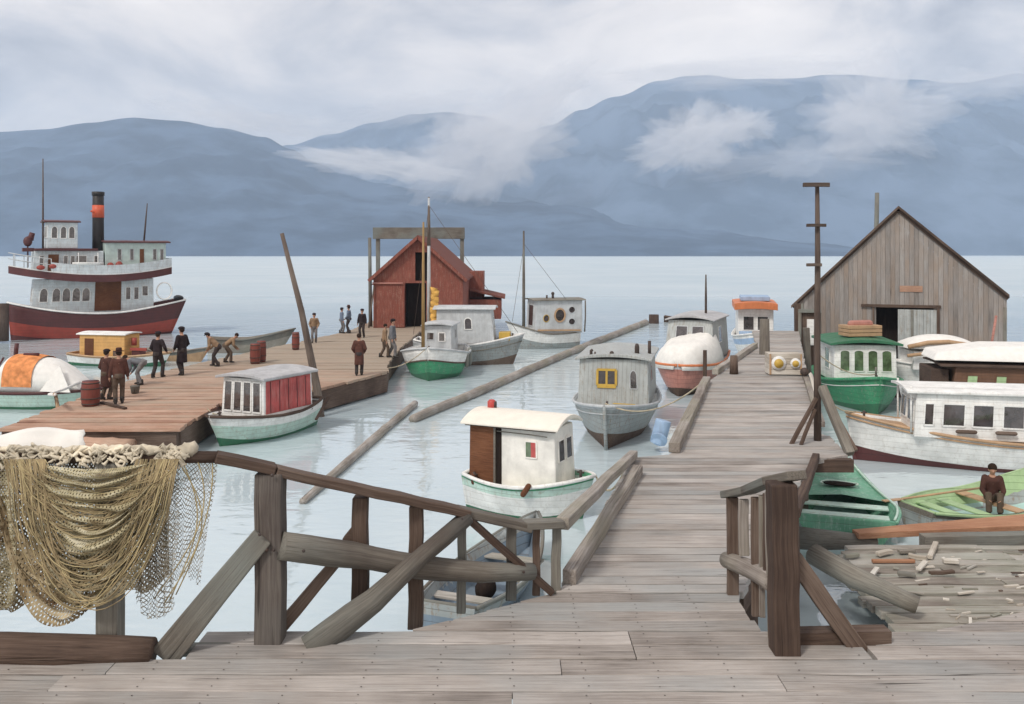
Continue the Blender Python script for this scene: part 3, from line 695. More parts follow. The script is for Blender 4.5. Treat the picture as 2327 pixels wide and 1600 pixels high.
# ------------------------------------------------------------------ right railing
rr_ = thing('railing', 'short brown railing with pale slats ending in a big post', 'railing', (2.45, 7.96, DZ))
part(rr_, 'post', M['brown'], lambda m: m.beam(Wp(1783, 1484, 7.96), Wp(1775, 1096, 7.96), 0.235, 0.22, (0, 1, 0), n=6, wob=.008), bevel=.015)
rq = lambda px: 9.4 - (px - 1655) / 125.0 * 1.44
for px, yt, yb, w_, mt in ((1664, 1130, 1352, .12, 'brown'), (1690, 1135, 1262, .10, 'log'), (1716, 1130, 1400, .075, 'brown'), (1731, 1126, 1402, .05, 'log'), (1745, 1122, 1300, .09, 'brown')):
    part(rr_, 'slat', M[mt], lambda m: m.beam(Wp(px + 1, yb, rq(px)), Wp(px, yt, rq(px)), w_, .06, (0, 1, 0), n=3, wob=.006), bevel=.008)
part(rr_, 'slat', M['log'], lambda m: m.beam(Wp(1757, 1455, rq(1757)), Wp(1750, 1118, rq(1757)), .09, .06, (0, 1, 0), n=3, wob=.006), bevel=.008)
part(rr_, 'top_rail', M['rail'], lambda m: (m.beam(Wp(1652, 1124, 9.45), Wp(1700, 1114, 8.9), .16, .075), m.beam(Wp(1700, 1114, 8.9), Wp(1752, 1092, 8.3), .16, .075), m.beam(Wp(1752, 1092, 8.3), Wp(1812, 1080, 7.9), .2, .08)), bevel=.01)
part(rr_, 'lower_rail', M['log'], lambda m: m.log([Wp(1652, 1272, 9.4), Wp(1700, 1292, 8.9), Wp(1758, 1325, 8.2)], [.085, .09, .09]))
part(rr_, 'brace', M['brown'], lambda m: m.beam(Wp(1798, 1262, 8.02), Wp(1955, 1482, 8.12), .16, .14, (0, 1, 0), n=4, wob=.006), bevel=.012)
piece('diagonal_log', 'grey log sloping down from the right railing to the raft', 'log', M['rail'],
      lambda m: m.log([Wp(1845, 1258, 14.2), Wp(1940, 1310, 13.6), Wp(2085, 1375, 13.2)], [.16, .17, .13]), loc=(5, 14, .6))

# ------------------------------------------------------------------ kerb timbers along the walkway
def kerb(a, b, w_, h_, label, mat='log'):
    piece('kerb_timber', label, 'timber', M[mat], lambda m: m.beam(a, b, w_, h_, n=6, wob=.01), loc=tuple((Vector(a) + Vector(b)) / 2), bevel=.012)
kerb(Wp(1278, 1190, 9.4), Wp(1440, 1032, 15.3), .14, .13, 'upper sloping rail timber from the end post to the walkway corner')
kerb((0.62, 9.55, DZ + .08), (2.05, 14.3, DZ + .08), .15, .16, 'lower bleached timber lying on the near left walkway edge')
kerb((2.92, 15.85, DZ + .09), (5.4, 24.4, DZ + .09), .2, .18, 'long kerb timber on the left edge beside the white drum')
kerb((6.0, 26.0, DZ + .09), (9.3, 33.6, DZ + .09), .18, .17, 'far kerb timber on the left edge near the crate')
kerb((3.9, 12.1, DZ + .03), (5.32, 15.4, DZ + .03), .12, .14, 'dark kerb timber on the right edge behind the short railing', 'brown')
kerb((6.4, 18.2, DZ + .06), (8.4, 25.2, DZ + .06), .14, .12, 'kerb timber on the right edge behind the utility pole')

# ------------------------------------------------------------------ utility pole, other poles
up = thing('utility_pole', 'tall thin dark pole with three short crossarms and timber struts', 'pole', (5.87, 16.9, DZ))
part(up, 'shaft', M['pole'], lambda m: m.tube([(5.87, 16.9, DZ - .1), (5.86, 16.9, 4.2), (5.87, 16.9, 5.8), (5.86, 16.9, 7.35)], [.075, .065, .055, .04], 10, rough=.03))
for y, w_ in ((420, 60), (512, 44), (602, 34)):
    c = Wp(1855 if y < 600 else 1850, y, 16.8)
    part(up, 'crossarm', M['pole'], lambda m: m.beam(c - Vector((w_ / 2 * 16.8 / F, 0, .0)), c + Vector((w_ / 2 * 16.8 / F, 0, 0)), .07, .06 if y > 500 else .08, n=2, wob=.004), bevel=.008)
for (a, b, w_, mt) in ((Wp(1855, 905, 16.85), Wp(1797, 1012, 16.6), .07, 'brown'), (Wp(1868, 880, 16.75), Wp(1932, 1032, 15.8), .15, 'rail'), (Wp(1852, 930, 16.8), Wp(1820, 1012, 16.5), .06, 'brown'), (Wp(1875, 900, 16.95), Wp(1945, 1025, 16.3), .08, 'brown')):
    part(up, 'strut', M[mt], lambda m: m.beam(a, b, w_, w_, (0, 1, 0), n=3, wob=.006), bevel=.008)
part(up, 'strut', M['scrap'], lambda m: m.beam(Wp(1842, 850, 18.2), Wp(1858, 905, 16.95), .06, .06, (0, 1, 0)), bevel=.006)
piece('tall_post', 'plain grey pole standing up behind the warehouse roof', 'pole', M['rail'], lambda m: m.tube([D(1992, 850, 46), D(1990, 600, 46), D(1993, 438, 46)], [.15, .13, .11], 9, rough=.04), loc=(19, 46, 0))
piece('mooring_pole', 'long dark pole leaning left beside the boat with red cabin side', 'pole', M['pole'],
      lambda m: m.tube([(-6.88, 32.3, -1.3), (-7.15, 32.3, 1.0), (-7.72, 32.25, 3.9), (-8.42, 32.2, 6.72)], [.17, .15, .115, .075], 10, rough=.05), loc=(-6.95, 32.3, 0))

# ------------------------------------------------------------------ floating dock on the left
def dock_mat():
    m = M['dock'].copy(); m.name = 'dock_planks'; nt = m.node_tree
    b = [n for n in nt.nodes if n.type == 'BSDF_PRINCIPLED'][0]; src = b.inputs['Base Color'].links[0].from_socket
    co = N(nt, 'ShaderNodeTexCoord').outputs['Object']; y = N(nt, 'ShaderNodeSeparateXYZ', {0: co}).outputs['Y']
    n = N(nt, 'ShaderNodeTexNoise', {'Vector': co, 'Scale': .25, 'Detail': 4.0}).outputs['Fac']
    f = ramp(nt, mth(nt, 'DIVIDE', mth(nt, 'ADD', y, mth(nt, 'MULTIPLY', n, 16.0)), 100.0), [(0.36, 0.0), (0.50, 0.8)])     # the boards turn greyer towards the far end
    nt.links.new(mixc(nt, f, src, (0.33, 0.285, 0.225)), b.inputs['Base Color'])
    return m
M['dockd'] = dock_mat()
QZ = 0.9
DL = [(25.6, -14.9), (30.9, -15.2), (37.1, -15.3), (46.4, -13.2), (58, -10.6), (76, -10.4)]
DR = [(25.6, -9.7), (31.4, -9.95), (33.0, -7.3), (37.8, -5.35), (41, -5.75), (47.4, -6.0), (58, -6.0), (58.3, -2.2), (76, -2.4)]
dk = MB(); d = 25.6
while d < 76:
    w_ = 0.42; d0, d1 = d, d + w_ - .03
    z0, z1 = QZ - .1, QZ + rnd.uniform(-.014, .014)
    a, b = rnd.uniform(-.08, .08), rnd.uniform(-.05, .05)
    xs = [lerp_pts(DL, d0) + a, lerp_pts(DR, d0) + b, lerp_pts(DR, d1) + b, lerp_pts(DL, d1) + a]
    bot = [(xs[0], d0, z0), (xs[1], d0, z0), (xs[2], d1, z0), (xs[3], d1, z0)]
    vs = bot + [(p[0], p[1], z1) for p in bot]
    dk.add(vs, [(3, 2, 1, 0), (4, 5, 6, 7), (0, 1, 5, 4), (1, 2, 6, 5), (2, 3, 7, 6), (3, 0, 4, 7)], [tuple(p) for p in vs])
    d += w_
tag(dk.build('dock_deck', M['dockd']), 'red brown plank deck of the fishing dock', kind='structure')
piece('dock_log', 'tan float log along the near end of the fishing dock', 'log', M['dock'], lambda m: m.log([(-14.8, 25.45, .35), (-12, 25.35, .4), (-10.9, 25.3, .38)], [.3, .3, .26]), loc=(-12, 25.4, .3))
def fender_wall(pts, label):
    piece('dock_beam', label, 'beam', M['brown'], lambda m: [m.beam((a[0], a[1], .42), (b[0], b[1], .42), .22, .72) for a, b in zip(pts, pts[1:])], loc=(pts[0][0], pts[0][1], 0))
fender_wall([(-14.9, 25.8), (-9.8, 25.8)], 'dark fascia beam under the near end of the dock')
fender_wall([(-9.85, 25.9), (-10.05, 31.3), (-7.4, 32.9), (-5.45, 37.7), (-5.85, 41), (-6.1, 47.4), (-6.1, 58)], 'dark fascia beam along the boat side of the dock')

# ------------------------------------------------------------------ logs afloat
piece('boom_log', 'long grey floating log stretching away between the moored boats', 'log', M['log'],
      lambda m: m.log([G(938, 952, .12), G(1080, 893, .14), G(1215, 835, .12), G(1330, 787, .14), G(1468, 733, .16)], [.16, .20, .21, .23, .26], step=.5), loc=tuple(G(1080, 893, .1)))
piece('boom_log', 'short slanting floating log between railing and long boom log', 'log', M['log'],
      lambda m: m.log([G(688, 1140, .06), G(770, 1068, .08), G(860, 988, .08), G(942, 918, .1)], [.09, .12, .14, .14], step=.4), loc=tuple(G(770, 1068, .1)))
piece('dock_pile', 'stubby round pile top at the far end of the long boom log', 'piling', M['brown'],
      lambda m: m.tube([G(1470, 735, 0) + Vector((.6, 0, -1)), G(1470, 735, 0) + Vector((.6, 0, .75))], [.45, .42], 10, rough=.05), loc=tuple(G(1470, 735, 0)))

# ------------------------------------------------------------------ raft at the right with scraps
rf = MB(); d = 10.6
while d < 16.5:
    w_ = rnd.uniform(.2, .4); z1 = .42 + rnd.uniform(-.03, .03)
    xl = 5.35 + (d - 13.2) * .28 + rnd.uniform(-.15, .15) if d > 14.0 else 5.5 + rnd.uniform(-.35, .35)
    xm_ = rnd.uniform(7.5, 10); rf.beam((xl, d + w_ / 2, z1), (xm_, d + w_ / 2 + rnd.uniform(-.05, .05), z1 + rnd.uniform(-.02, .03)), w_ - .03, .12, n=5, wob=.012); rf.beam((xm_ + .03, d + w_ / 2, z1), (12.5, d + w_ / 2 + rnd.uniform(-.05, .1), z1), w_ - .03, .12, n=3, wob=.012)
    d += w_
raft = tag(rf.build('raft', M['raft'], bevel=.012), 'worn plank raft floating below the right deck', 'raft')
piece('float_timber', 'long red brown timber along the far edge of the raft', 'timber', M['rust'], lambda m: (m.beam((6.75, 17.3, .47), (10.6, 17.75, .58), .26, .12, w2=.7, n=4), ), loc=(9, 18, .4), bevel=.01)
piece('float_timber', 'dark grey timber between raft and red brown timber', 'timber', M['rail'], lambda m: m.beam((7.9, 16.95, .42), (10.7, 17.05, .45), .26, .3, n=4, wob=.01), loc=(9, 17.5, .4), bevel=.01)
piece('float_log', 'dark rounded log end at the left edge of the raft', 'log', M['rail'], lambda m: m.tube([G(1815, 1222, .35), G(1860, 1226, .35), G(1990, 1232, .3)], [.22, .2, .12], 12, rough=.05), loc=(6, 17, .3))
sc_ = random.Random(3)
for i, (px, py, dx, dy, L, mt, lab) in enumerate([
    (2010, 1256, 1, .3, .35, 'scrap', 'tan chunk of scrap wood on the raft'), (2060, 1252, 1, .1, .3, 'raft', 'stubby scrap block furthest back on the raft'),
    (2030, 1275, 1, 0, .75, 'rust', 'dark red brown scrap board on the raft'), (2120, 1250, .9, .9, .9, 'scrap', 'long pale scrap board lying slanted on the raft'),
    (2085, 1265, 1, -.4, .3, 'scrap', 'short pale scrap piece beside the slanted board'), (1985, 1305, .8, .8, .7, 'scrap', 'pale scrap stick pointing at the diagonal log'),
    (2060, 1305, 1, -.2, .28, 'rail', 'dark scrap block in front of the slanted board'), (2095, 1285, 1, .8, .5, 'scrap', 'white scrap end under the slanted board'),
    (2140, 1300, 1, .1, .45, 'brown', 'brown scrap board right of the pale pieces'), (1935, 1262, 1, .2, .3, 'raft', 'grey scrap lump near the log end'), (2160, 1275, 1, -.1, .25, 'scrap', 'small pale chip at the right of the scraps')]):
    c = G(px, py, .56); v = Vector((dx, dy * 1.6, 0)).normalized() * L / 2
    piece('scrap_wood', lab, 'scrap wood', M[mt], lambda m: m.beam(c - v, c + v, rnd.uniform(.07, .13), rnd.uniform(.04, .08), n=2, wob=.012), 'scrap wood on the raft', tuple(c), bevel=.01)

db = MB(); dr = random.Random(12)
for k in range(150):                                   # splinters, bark and chips strewn over the raft
    q = Vector((dr.uniform(6.4, 11), dr.uniform(12.2, 16.4), .50)); a = dr.uniform(-.5, .5) if dr.random() < .75 else dr.uniform(0, 3); L = dr.uniform(.05, .35)
    v = Vector((math.cos(a), math.sin(a), 0)) * L / 2; db.beam(q - v, q + v, dr.uniform(.015, .06), dr.uniform(.01, .03), mi=dr.choice((0, 0, 1, 2)))
tag(db.build('debris', [M['scrap'], M['raft'], M['brown']]), 'splinters and chips strewn over the raft', kind='stuff')
# ------------------------------------------------------------------ warehouse
wh = thing('warehouse', 'large weathered grey board warehouse with wide gable and sliding door', 'warehouse', (13.7, 42, 0), R(-21.5))
W_, E0, E1, RZ, WL_ = 8.68, 3.72, 4.15, 8.03, 9.5           # local: x along the front, y away
gl = lambda x: E0 + (RZ - E0) * x / (W_ / 2) if x <= W_ / 2 else RZ + (E1 - RZ) * (x - W_ / 2) / (W_ / 2)
def boards(m):
    x = 0.0; dx0, dx1, dz0, dz1 = 3.32, 5.95, 1.0, 3.55
    while x < W_ - .01:
        w_ = min(.2, W_ - x); a, b = x + .004, x + w_ - .004; yo = rnd.uniform(-.012, .012); zb = .75 + rnd.uniform(-.05, .05)
        inside = a > dx0 and b < dx1
        z0 = dz1 if inside else zb
        segs = [(z0, None)]
        for lo, _ in segs:
            vs = [(a, yo, lo), (b, yo, lo), (b, yo, gl(b) - .02), (a, yo, gl(a) - .02), (a, yo + .04, lo), (b, yo + .04, lo), (b, yo + .04, gl(b) - .02), (a, yo + .04, gl(a) - .02)]
            m.add(vs, [(0, 1, 2, 3), (7, 6, 5, 4), (0, 4, 5, 1), (1, 5, 6, 2), (2, 6, 7, 3), (3, 7, 4, 0)], [(v[2], v[0], v[1]) for v in vs])
        x += w_
bone('front_wall', M['barn'], wh, boards)
bone('side_wall', M['barn'], wh, lambda m: [m.box((-.05, y, .6), (0.0, y + .19, E0 - .05), axis=2) for y in [i * .2 + .06 for i in range(47)]])
bone('side_wall', M['barn'], wh, lambda m: [m.box((W_, y, .6), (W_ + .05, y + .19, E1 - .05), axis=2) for y in [i * .2 + .06 for i in range(47)]])
bone('back_wall', M['barn'], wh, lambda m: m.prism([(0, WL_, .6), (W_, WL_, .6), (W_, WL_, E1 - .1), (W_ / 2, WL_, RZ - .1), (0, WL_, E0 - .1)], (0, .05, 0)))
def roof(m, x0, z0, x1, z1):
    m.prism([(x0, -.22, z0), (x1, -.22, z1), (x1, -.22, z1 + .13), (x0, -.22, z0 + .13)], (0, WL_ + .5, 0))
sl0 = (RZ - E0) / (W_ / 2); sl1 = (RZ - E1) / (W_ / 2)
bone('roof', M['brown'], wh, lambda m: roof(m, -.35, E0 - .35 * sl0, W_ / 2, RZ))
bone('roof', M['brown'], wh, lambda m: roof(m, W_ + .12, E1 - .12 * sl1, W_ / 2 + .002, RZ))
bone('floor', M['rail'], wh, lambda m: m.box((-.1, -.1, .45), (W_ + .1, WL_ + .1, .62)))
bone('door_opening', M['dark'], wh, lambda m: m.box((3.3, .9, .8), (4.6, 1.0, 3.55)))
sd_ = bone('sliding_door', M['greyc'], wh, lambda m: [m.box((4.32 + i * .27, -.05, .9), (4.58 + i * .27, .0, 3.42), axis=2) for i in range(6)])
bone('batten', M['rail'], sd_, lambda m: m.beam((4.92, -.075, .95), (4.92, -.075, 3.4), .1, .05, (0, 1, 0)))
bone('door_frame', M['brown'], wh, lambda m: (m.box((2.75, -.1, 3.5), (6.1, -.02, 3.63)), m.box((5.93, -.09, .9), (6.05, -.02, 3.5)), m.box((3.24, -.07, .9), (3.32, -.015, 3.5))))
bone('lintel_stain', M['dock'], wh, lambda m: m.box((4.4, -.035, 4.22), (5.35, -.014, 4.5)))
bone('trim', M['brown'], wh, lambda m: (m.beam((-.3, -.06, E0 - .30), (W_ / 2 - .05, -.06, RZ - .1), .05, .16), m.beam((W_ + .1, -.06, E1 - .16), (W_ / 2 + .05, -.06, RZ - .1), .05, .16)))
for x in (.05, W_ - .1):
    bone('corner_board', M['rail'], wh, lambda m: m.box((x, -.05, .6), (x + .14, -.02, 3.6), axis=2))
for x in (-.25, 2.2, 4.4, 6.6, 9.0):
    bone('pile', M['pole'], wh, lambda m: m.tube([(x, .4, -1), (x, .4, .5)], .17, 9, rough=.04))
piece('lean_post', 'brown upright post at the near corner of the warehouse', 'post', M['brown'], lambda m: m.beam(D(1814, 850, 40.5), D(1812, 690, 40.5), .26, .2, (0, 1, 0), n=3, wob=.02), loc=tuple(D(1814, 850, 40.5)))
piece('lean_post', 'thin grey post beside the utility pole and warehouse corner', 'post', M['rail'], lambda m: m.beam(D(1836, 850, 39.5), D(1832, 745, 39.5), .25, .2, (0, 1, 0), n=3, wob=.02), loc=tuple(D(1836, 850, 39.5)))

# ------------------------------------------------------------------ red boathouse on the dock and the gantry behind it
rh = thing('boathouse', 'dark red gabled boathouse at the end of the dock', 'boathouse', (-9.45, 60, QZ))
w2, eh, rz, ln = 6.1, 3.45, 6.15, 15.0
def rfront(m):
    # gable front with a door opening and a loft opening, cut out of panels
    m.prism([(0, 0, 0), (2.15, 0, 0), (2.15, 0, 3.05), (0, 0, 3.05)], (0, .12, 0))
    m.prism([(3.6, 0, 0), (w2, 0, 0), (w2, 0, 3.05), (3.6, 0, 3.05)], (0, .12, 0))
    m.prism([(0, 0, 3.05), (w2, 0, 3.05), (w2, 0, eh), (3.7, 0, rz - (3.7 - w2 / 2) * (rz - eh) / (w2 / 2)), (3.7, 0, 3.2), (2.85, 0, 3.2), (2.85, 0, rz - (w2 / 2 - 2.85) * (rz - eh) / (w2 / 2)), (0, 0, eh)], (0, .12, 0))
    z = rz - .2 * (rz - eh) / (w2 / 2)
    m.prism([(2.85, 0, 5.15), (3.7, 0, 5.15), (3.7, 0, rz - (3.7 - w2 / 2) * (rz - eh) / (w2 / 2)), (w2 / 2, 0, rz), (2.85, 0, rz - (w2 / 2 - 2.85) * (rz - eh) / (w2 / 2))], (0, .12, 0))
bone('front_wall', M['barnred'], rh, rfront)
bone('ledge_board', M['pink'], rh, lambda m: m.box((-.05, -.12, 3.0), (2.0, -.004, 3.1)))
bone('ledge_board', M['barnred'], rh, lambda m: m.box((-.1, -.04, 2.92), (2.12, -.003, 2.99)))
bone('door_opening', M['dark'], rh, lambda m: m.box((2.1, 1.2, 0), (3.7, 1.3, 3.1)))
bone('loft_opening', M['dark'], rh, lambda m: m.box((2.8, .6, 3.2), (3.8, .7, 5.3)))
bone('door_leaf', M['barnred'], rh, lambda m: m.box((1.5, -.05, .05), (2.1, -.004, 2.7)))
bone('side_wall', M['barnred'], rh, lambda m: m.box((w2 - .12, .125, 0), (w2, ln, eh)))
bone('side_wall', M['barnred'], rh, lambda m: m.box((0, .125, 0), (.12, ln, eh)))
bone('back_wall', M['barnred'], rh, lambda m: m.prism([(.13, ln, 0), (w2 - .13, ln, 0), (w2 - .13, ln, eh), (w2 / 2, ln, rz - .05), (.13, ln, eh)], (0, -.12, 0)))
ks = (rz - eh) / (w2 / 2)
bone('roof', M['barnroof'], rh, lambda m: m.prism([(-.3, -.35, eh - .3 * ks + .02), (w2 / 2, -.35, rz + .02), (w2 / 2, -.35, rz + .17), (-.3, -.35, eh - .3 * ks + .15)], (0, ln + .6, 0)))
bone('roof', M['barnroof'], rh, lambda m: m.prism([(w2 + .3, -.35, eh - .3 * ks + .02), (w2 / 2 + .003, -.35, rz + .02), (w2 / 2 + .003, -.35, rz + .17), (w2 + .3, -.35, eh - .3 * ks + .15)], (0, ln + .6, 0)))
bone('barge_board', M['barnred'], rh, lambda m: (m.beam((-.28, -.39, eh - .28 * ks), (w2 / 2 - .02, -.39, rz), .05, .2), m.beam((w2 + .28, -.39, eh - .28 * ks), (w2 / 2 + .02, -.39, rz), .05, .2)))
bone('annex_wall', M['barnred'], rh, lambda m: m.box((w2 + .05, 8, 0), (w2 + 2.5, 13, 1.5)))
bone('annex_roof', M['barnroof'], rh, lambda m: m.prism([(w2 + .05, 7.8, 2.2), (w2 + 2.8, 7.8, 1.55), (w2 + 2.8, 7.8, 1.7), (w2 + .05, 7.8, 2.35)], (0, 5.4, 0)))
bone('wall_panel', M['barnred'], rh, lambda m: m.box((w2 + .003, 9, 1.6), (w2 + 1.1, 12.5, eh + .2)))
gt = thing('gantry', 'tall dark timber gantry frame standing behind the red boathouse', 'gantry', (-11, 77, 0))
part(gt, 'crossbeam', M['rail'], lambda m: m.beam(D(848, 530, 76.9), D(1056, 530, 76.9), .46, 1.0, n=2), bevel=.03)
for px in (859, 1050):
    part(gt, 'post', M['rail'], lambda m: m.beam(D(px, 760, 77), D(px, 518, 77), .34, .3, (0, 1, 0), n=2), bevel=.02)
piece('tall_post', 'dark post standing at the left wall of the red boathouse', 'pole', M['rail'], lambda m: m.tube([D(842, 745, 61), D(840, 540, 61)], [.13, .11], 9, rough=.04), loc=tuple(D(842, 745, 61)))
piece('lean_pole', 'thin pole leaning against the boathouse corner', 'pole', M['pole'], lambda m: m.tube([D(838, 745, 59.5), D(850, 650, 59.9)], [.06, .05], 7), loc=tuple(D(838, 745, 59.5)))
# ------------------------------------------------------------------ boats: generic builders (local +x is the bow, z = 0 the waterline)
class Hull:
    def __init__(s, L, B, Dp, sb=.35, ss=.12, sw=.75, zk=-.4, full=2.2, rake=.35, flare=.55, tm=.45, n=22, m=9, bul=.22, srake=0.0):
        s.L, s.B, s.Dp, s.sb, s.ss, s.sw, s.zk, s.full, s.rake, s.flare, s.tm, s.n, s.m, s.bul, s.srake = L, B, Dp, sb, ss, sw, zk, full, rake, flare, tm, n, m, bul, srake
    def w(s, t):
        if t <= s.tm: return s.B / 2 * (s.sw + (1 - s.sw) * math.sin(t / s.tm * math.pi / 2))
        q = (t - s.tm) / (1 - s.tm); return s.B / 2 * max(0.012, (1 - q ** s.full) ** 0.75)
    def zs(s, t):
        return s.Dp + (s.ss * (1 - t / .45) ** 2 if t < .45 else s.sb * ((t - .45) / .55) ** 2)
    def pt(s, t, q, side, inset=0.0, dz=0.0):
        zk = s.zk + (0.25 * abs(s.zk) + .12) * max(0, (t - .75) / .25) ** 2
        zs = s.zs(t) + dz; z = zk + (zs - zk) * q ** 1.15
        x = -s.L / 2 + s.L * t + s.rake * (z / s.Dp) * max(0, (t - .6) / .4) ** 2 - s.srake * (z / s.Dp) * max(0, (.3 - t) / .3) ** 2
        e = s.flare if t < .6 else s.flare + (1.0 - s.flare) * ((t - .6) / .4) * .8
        y = max(0, s.w(t) - inset) * q ** e * side
        return Vector((x, y, z))
    def build(s, root, bands, gun=None, deckmat=None, name='hull', gr=.045, deckdz=None):
        """bands: list of (q limit, material); q runs from keel 0 to sheer 1"""
        qs = sorted(set([i / s.m for i in range(s.m + 1)] + [b for b, _ in bands])); mats = [m for _, m in bands]
        prof = [(q, -1) for q in reversed(qs)] + [(q, 1) for q in qs[1:]]
        def band(q0, q1):
            mid = (q0 + q1) / 2
            for i, (lim, _) in enumerate(bands):
                if mid <= lim: return i
            return len(bands) - 1
        rowmi = [band(prof[k][0], prof[k + 1][0]) for k in range(len(prof) - 1)]
        m = MB(); rs = [[s.pt(i / s.n, q, sd) for q, sd in prof] for i in range(s.n + 1)]
        m.rings(rs, False, False, smooth=True, closed=False, rowmi=rowmi)
        st = rs[0]; k0 = len(st) // 2                          # transom, band by band
        b = len(m.f); fs = []; mis = []
        for k in range(k0):
            a, c = k, len(st) - 1 - k
            if c - 1 > a + 1: fs.append((a, a + 1, c - 1, c))
            else: fs.append((a, a + 1, c))
            mis.append(rowmi[k])
        m.add(st, fs); m.mi[b:] = mis
        h = m.build(name, mats, root)
        md = h.modifiers.new('t', 'SOLIDIFY'); md.thickness = .05; md.offset = -1
        if gun:
            g = MB(); ts = [i / 30 for i in range(31)]
            g.tube([s.pt(t, 1, -1, -.012) for t in ts], gr, 8); g.tube([s.pt(t, 1, 1, -.012) for t in ts], gr, 8)
            g.tube([s.pt(0, 1, -1), s.pt(0, 1, 1)], gr, 8)
            g.build('gunwale', gun, root)
        if deckmat:
            dd = MB(); dz = -s.bul if deckdz is None else deckdz
            vs = []; n = s.n
            for i in range(n + 1):
                t = i / n; q = max(.1, 1 + dz / (s.zs(t) - s.zk)); a = s.pt(t, q, -1, .04); c = s.pt(t, q, 1, .04)
                vs += [a, Vector((a.x, 0, a.z + .03)), c]
            fs = []
            for i in range(n): fs += [(3 * i, 3 * i + 3, 3 * i + 4, 3 * i + 1), (3 * i + 1, 3 * i + 4, 3 * i + 5, 3 * i + 2)]
            dd.add(vs, fs); dd.build('deck', deckmat, root)
        return h
    def stripe(s, root, q, r, mat, name='stripe'):
        g = MB(); ts = [i / 30 for i in range(31)]
        for sd in (-1, 1): g.tube([s.pt(t, q, sd, -.006) for t in ts], r, 6)
        return g.build(name, mat, root)

def boat(name, label, cat, bow, stern):
    """a boat between two points of the water, bow first"""
    bow, stern = Vector((bow[0], bow[1], 0)), Vector((stern[0], stern[1], 0)); v = bow - stern
    return thing(name, label, cat, (bow + stern) / 2, math.atan2(v.y, v.x))

def house(root, x0, x1, w0, w1, z0, z1, mat, rake=0.0, tumble=0.0, name='cabin', z0f=None, arake=0.0):
    """cabin walls; returns the four faces as seen from outside: bottom left, bottom right, top right, top left"""
    zf = z0 if z0f is None else z0f
    A, Bv, Cc, Dd = Vector((x0, -w0 / 2, z0)), Vector((x1, -w1 / 2, zf)), Vector((x1, w1 / 2, zf)), Vector((x0, w0 / 2, z0))
    a, b, c, d = Vector((x0 + arake, -w0 / 2 + tumble, z1)), Vector((x1 - rake, -w1 / 2 + tumble, z1)), Vector((x1 - rake, w1 / 2 - tumble, z1)), Vector((x0 + arake, w0 / 2 - tumble, z1))
    m = MB(); m.add([A, Bv, Cc, Dd, a, b, c, d], [(3, 2, 1, 0), (4, 5, 6, 7), (0, 1, 5, 4), (1, 2, 6, 5), (2, 3, 7, 6), (3, 0, 4, 7)])
    o = m.build(name, mat, root, bevel=.03)
    return o, {'stbd': (A, Bv, b, a), 'fore': (Bv, Cc, c, b), 'port': (Cc, Dd, d, c), 'aft': (Dd, A, a, d)}
def roofslab(root, x0, x1, w0, w1, z, mat, camber=.12, th=.06, name='cabin_roof', nx=4, dip=0.0):
    m = MB(); rs = []
    for i in range(nx + 1):
        t = i / nx; x = x0 + (x1 - x0) * t; w = (w0 + (w1 - w0) * t) / 2; zz = z + dip * (t - .5) ** 2 * 4
        top = [Vector((x, y * w, zz + th + camber * (1 - y * y))) for y in [k / 5 - 1 for k in range(11)]]
        bot = [Vector((x, y * w, zz + camber * .75 * (1 - y * y))) for y in [1 - k / 5 for k in range(11)]]
        rs.append(top + bot)
    m.rings(rs, True, True, smooth=False); return m.build(name, mat, root, bevel=.012, seg=1)
def facepts(face, pts, off):
    bl, br, tr, tl = face; n = (br - bl).cross(tl - bl).normalized()
    return [(bl + (br - bl) * u) * (1 - v) + (tl + (tr - tl) * u) * v + n * off for u, v in pts], n
def window(root, face, u0, v0, u1, v1, fmat, pmat, arch=0.0, fw=.035, pane_name='pane', name='window', frame=True, bar=False):
    if arch > 0:
        top = v1 - arch * (v1 - v0); um, ur = (u0 + u1) / 2, (u1 - u0) / 2
        outl = [(u0, v0), (u1, v0)] + [(um + ur * math.cos(a), top + (v1 - top) * math.sin(a)) for a in [math.pi * k / 8 for k in range(9)]]
    elif arch < 0:
        um, vm = (u0 + u1) / 2, (v0 + v1) / 2
        outl = [(um + (u1 - u0) / 2 * math.cos(a), vm + (v1 - v0) / 2 * math.sin(a)) for a in [2 * math.pi * k / 16 for k in range(16)]]
    else: outl = [(u0, v0), (u1, v0), (u1, v1), (u0, v1)]
    p, n = facepts(face, outl, .004)
    fr = None
    if frame:
        m = MB()
        for i in range(len(p)): m.beam(p[i] + n * .008, p[(i + 1) % len(p)] + n * .008, fw, fw * .9, n)
        if bar:
            q, _ = facepts(face, [((u0 + u1) / 2, v0), ((u0 + u1) / 2, v1)], .014); m.beam(q[0], q[1], fw * .9, fw * .8, n)
        fr = m.build(name, fmat, root)
    m = MB(); m.prism(p, n * .012); m.build(pane_name if fr else name, pmat, fr or root)
    return fr
def slab(root, face, u0, v0, u1, v1, mat, name, th=.03):
    p, n = facepts(face, [(u0, v0), (u1, v0), (u1, v1), (u0, v1)], .003); m = MB(); m.prism(p, n * th); return m.build(name, mat, root, bevel=.006, seg=1)
def mast(root, x, y, z0, z1, r, mat='pole', name='mast', dx=0.0):
    return bone(name, M[mat], root, lambda m: m.tube([(x, y, z0), (x + dx * .5, y, (z0 + z1) / 2), (x + dx, y, z1)], [r, r * .85, r * .5], 8, rough=.03))
def wire(root, a, b, name='stay', r=.012, mat='pole'):
    return bone(name, M[mat], root, lambda m: m.tube([a, b], r, 5))
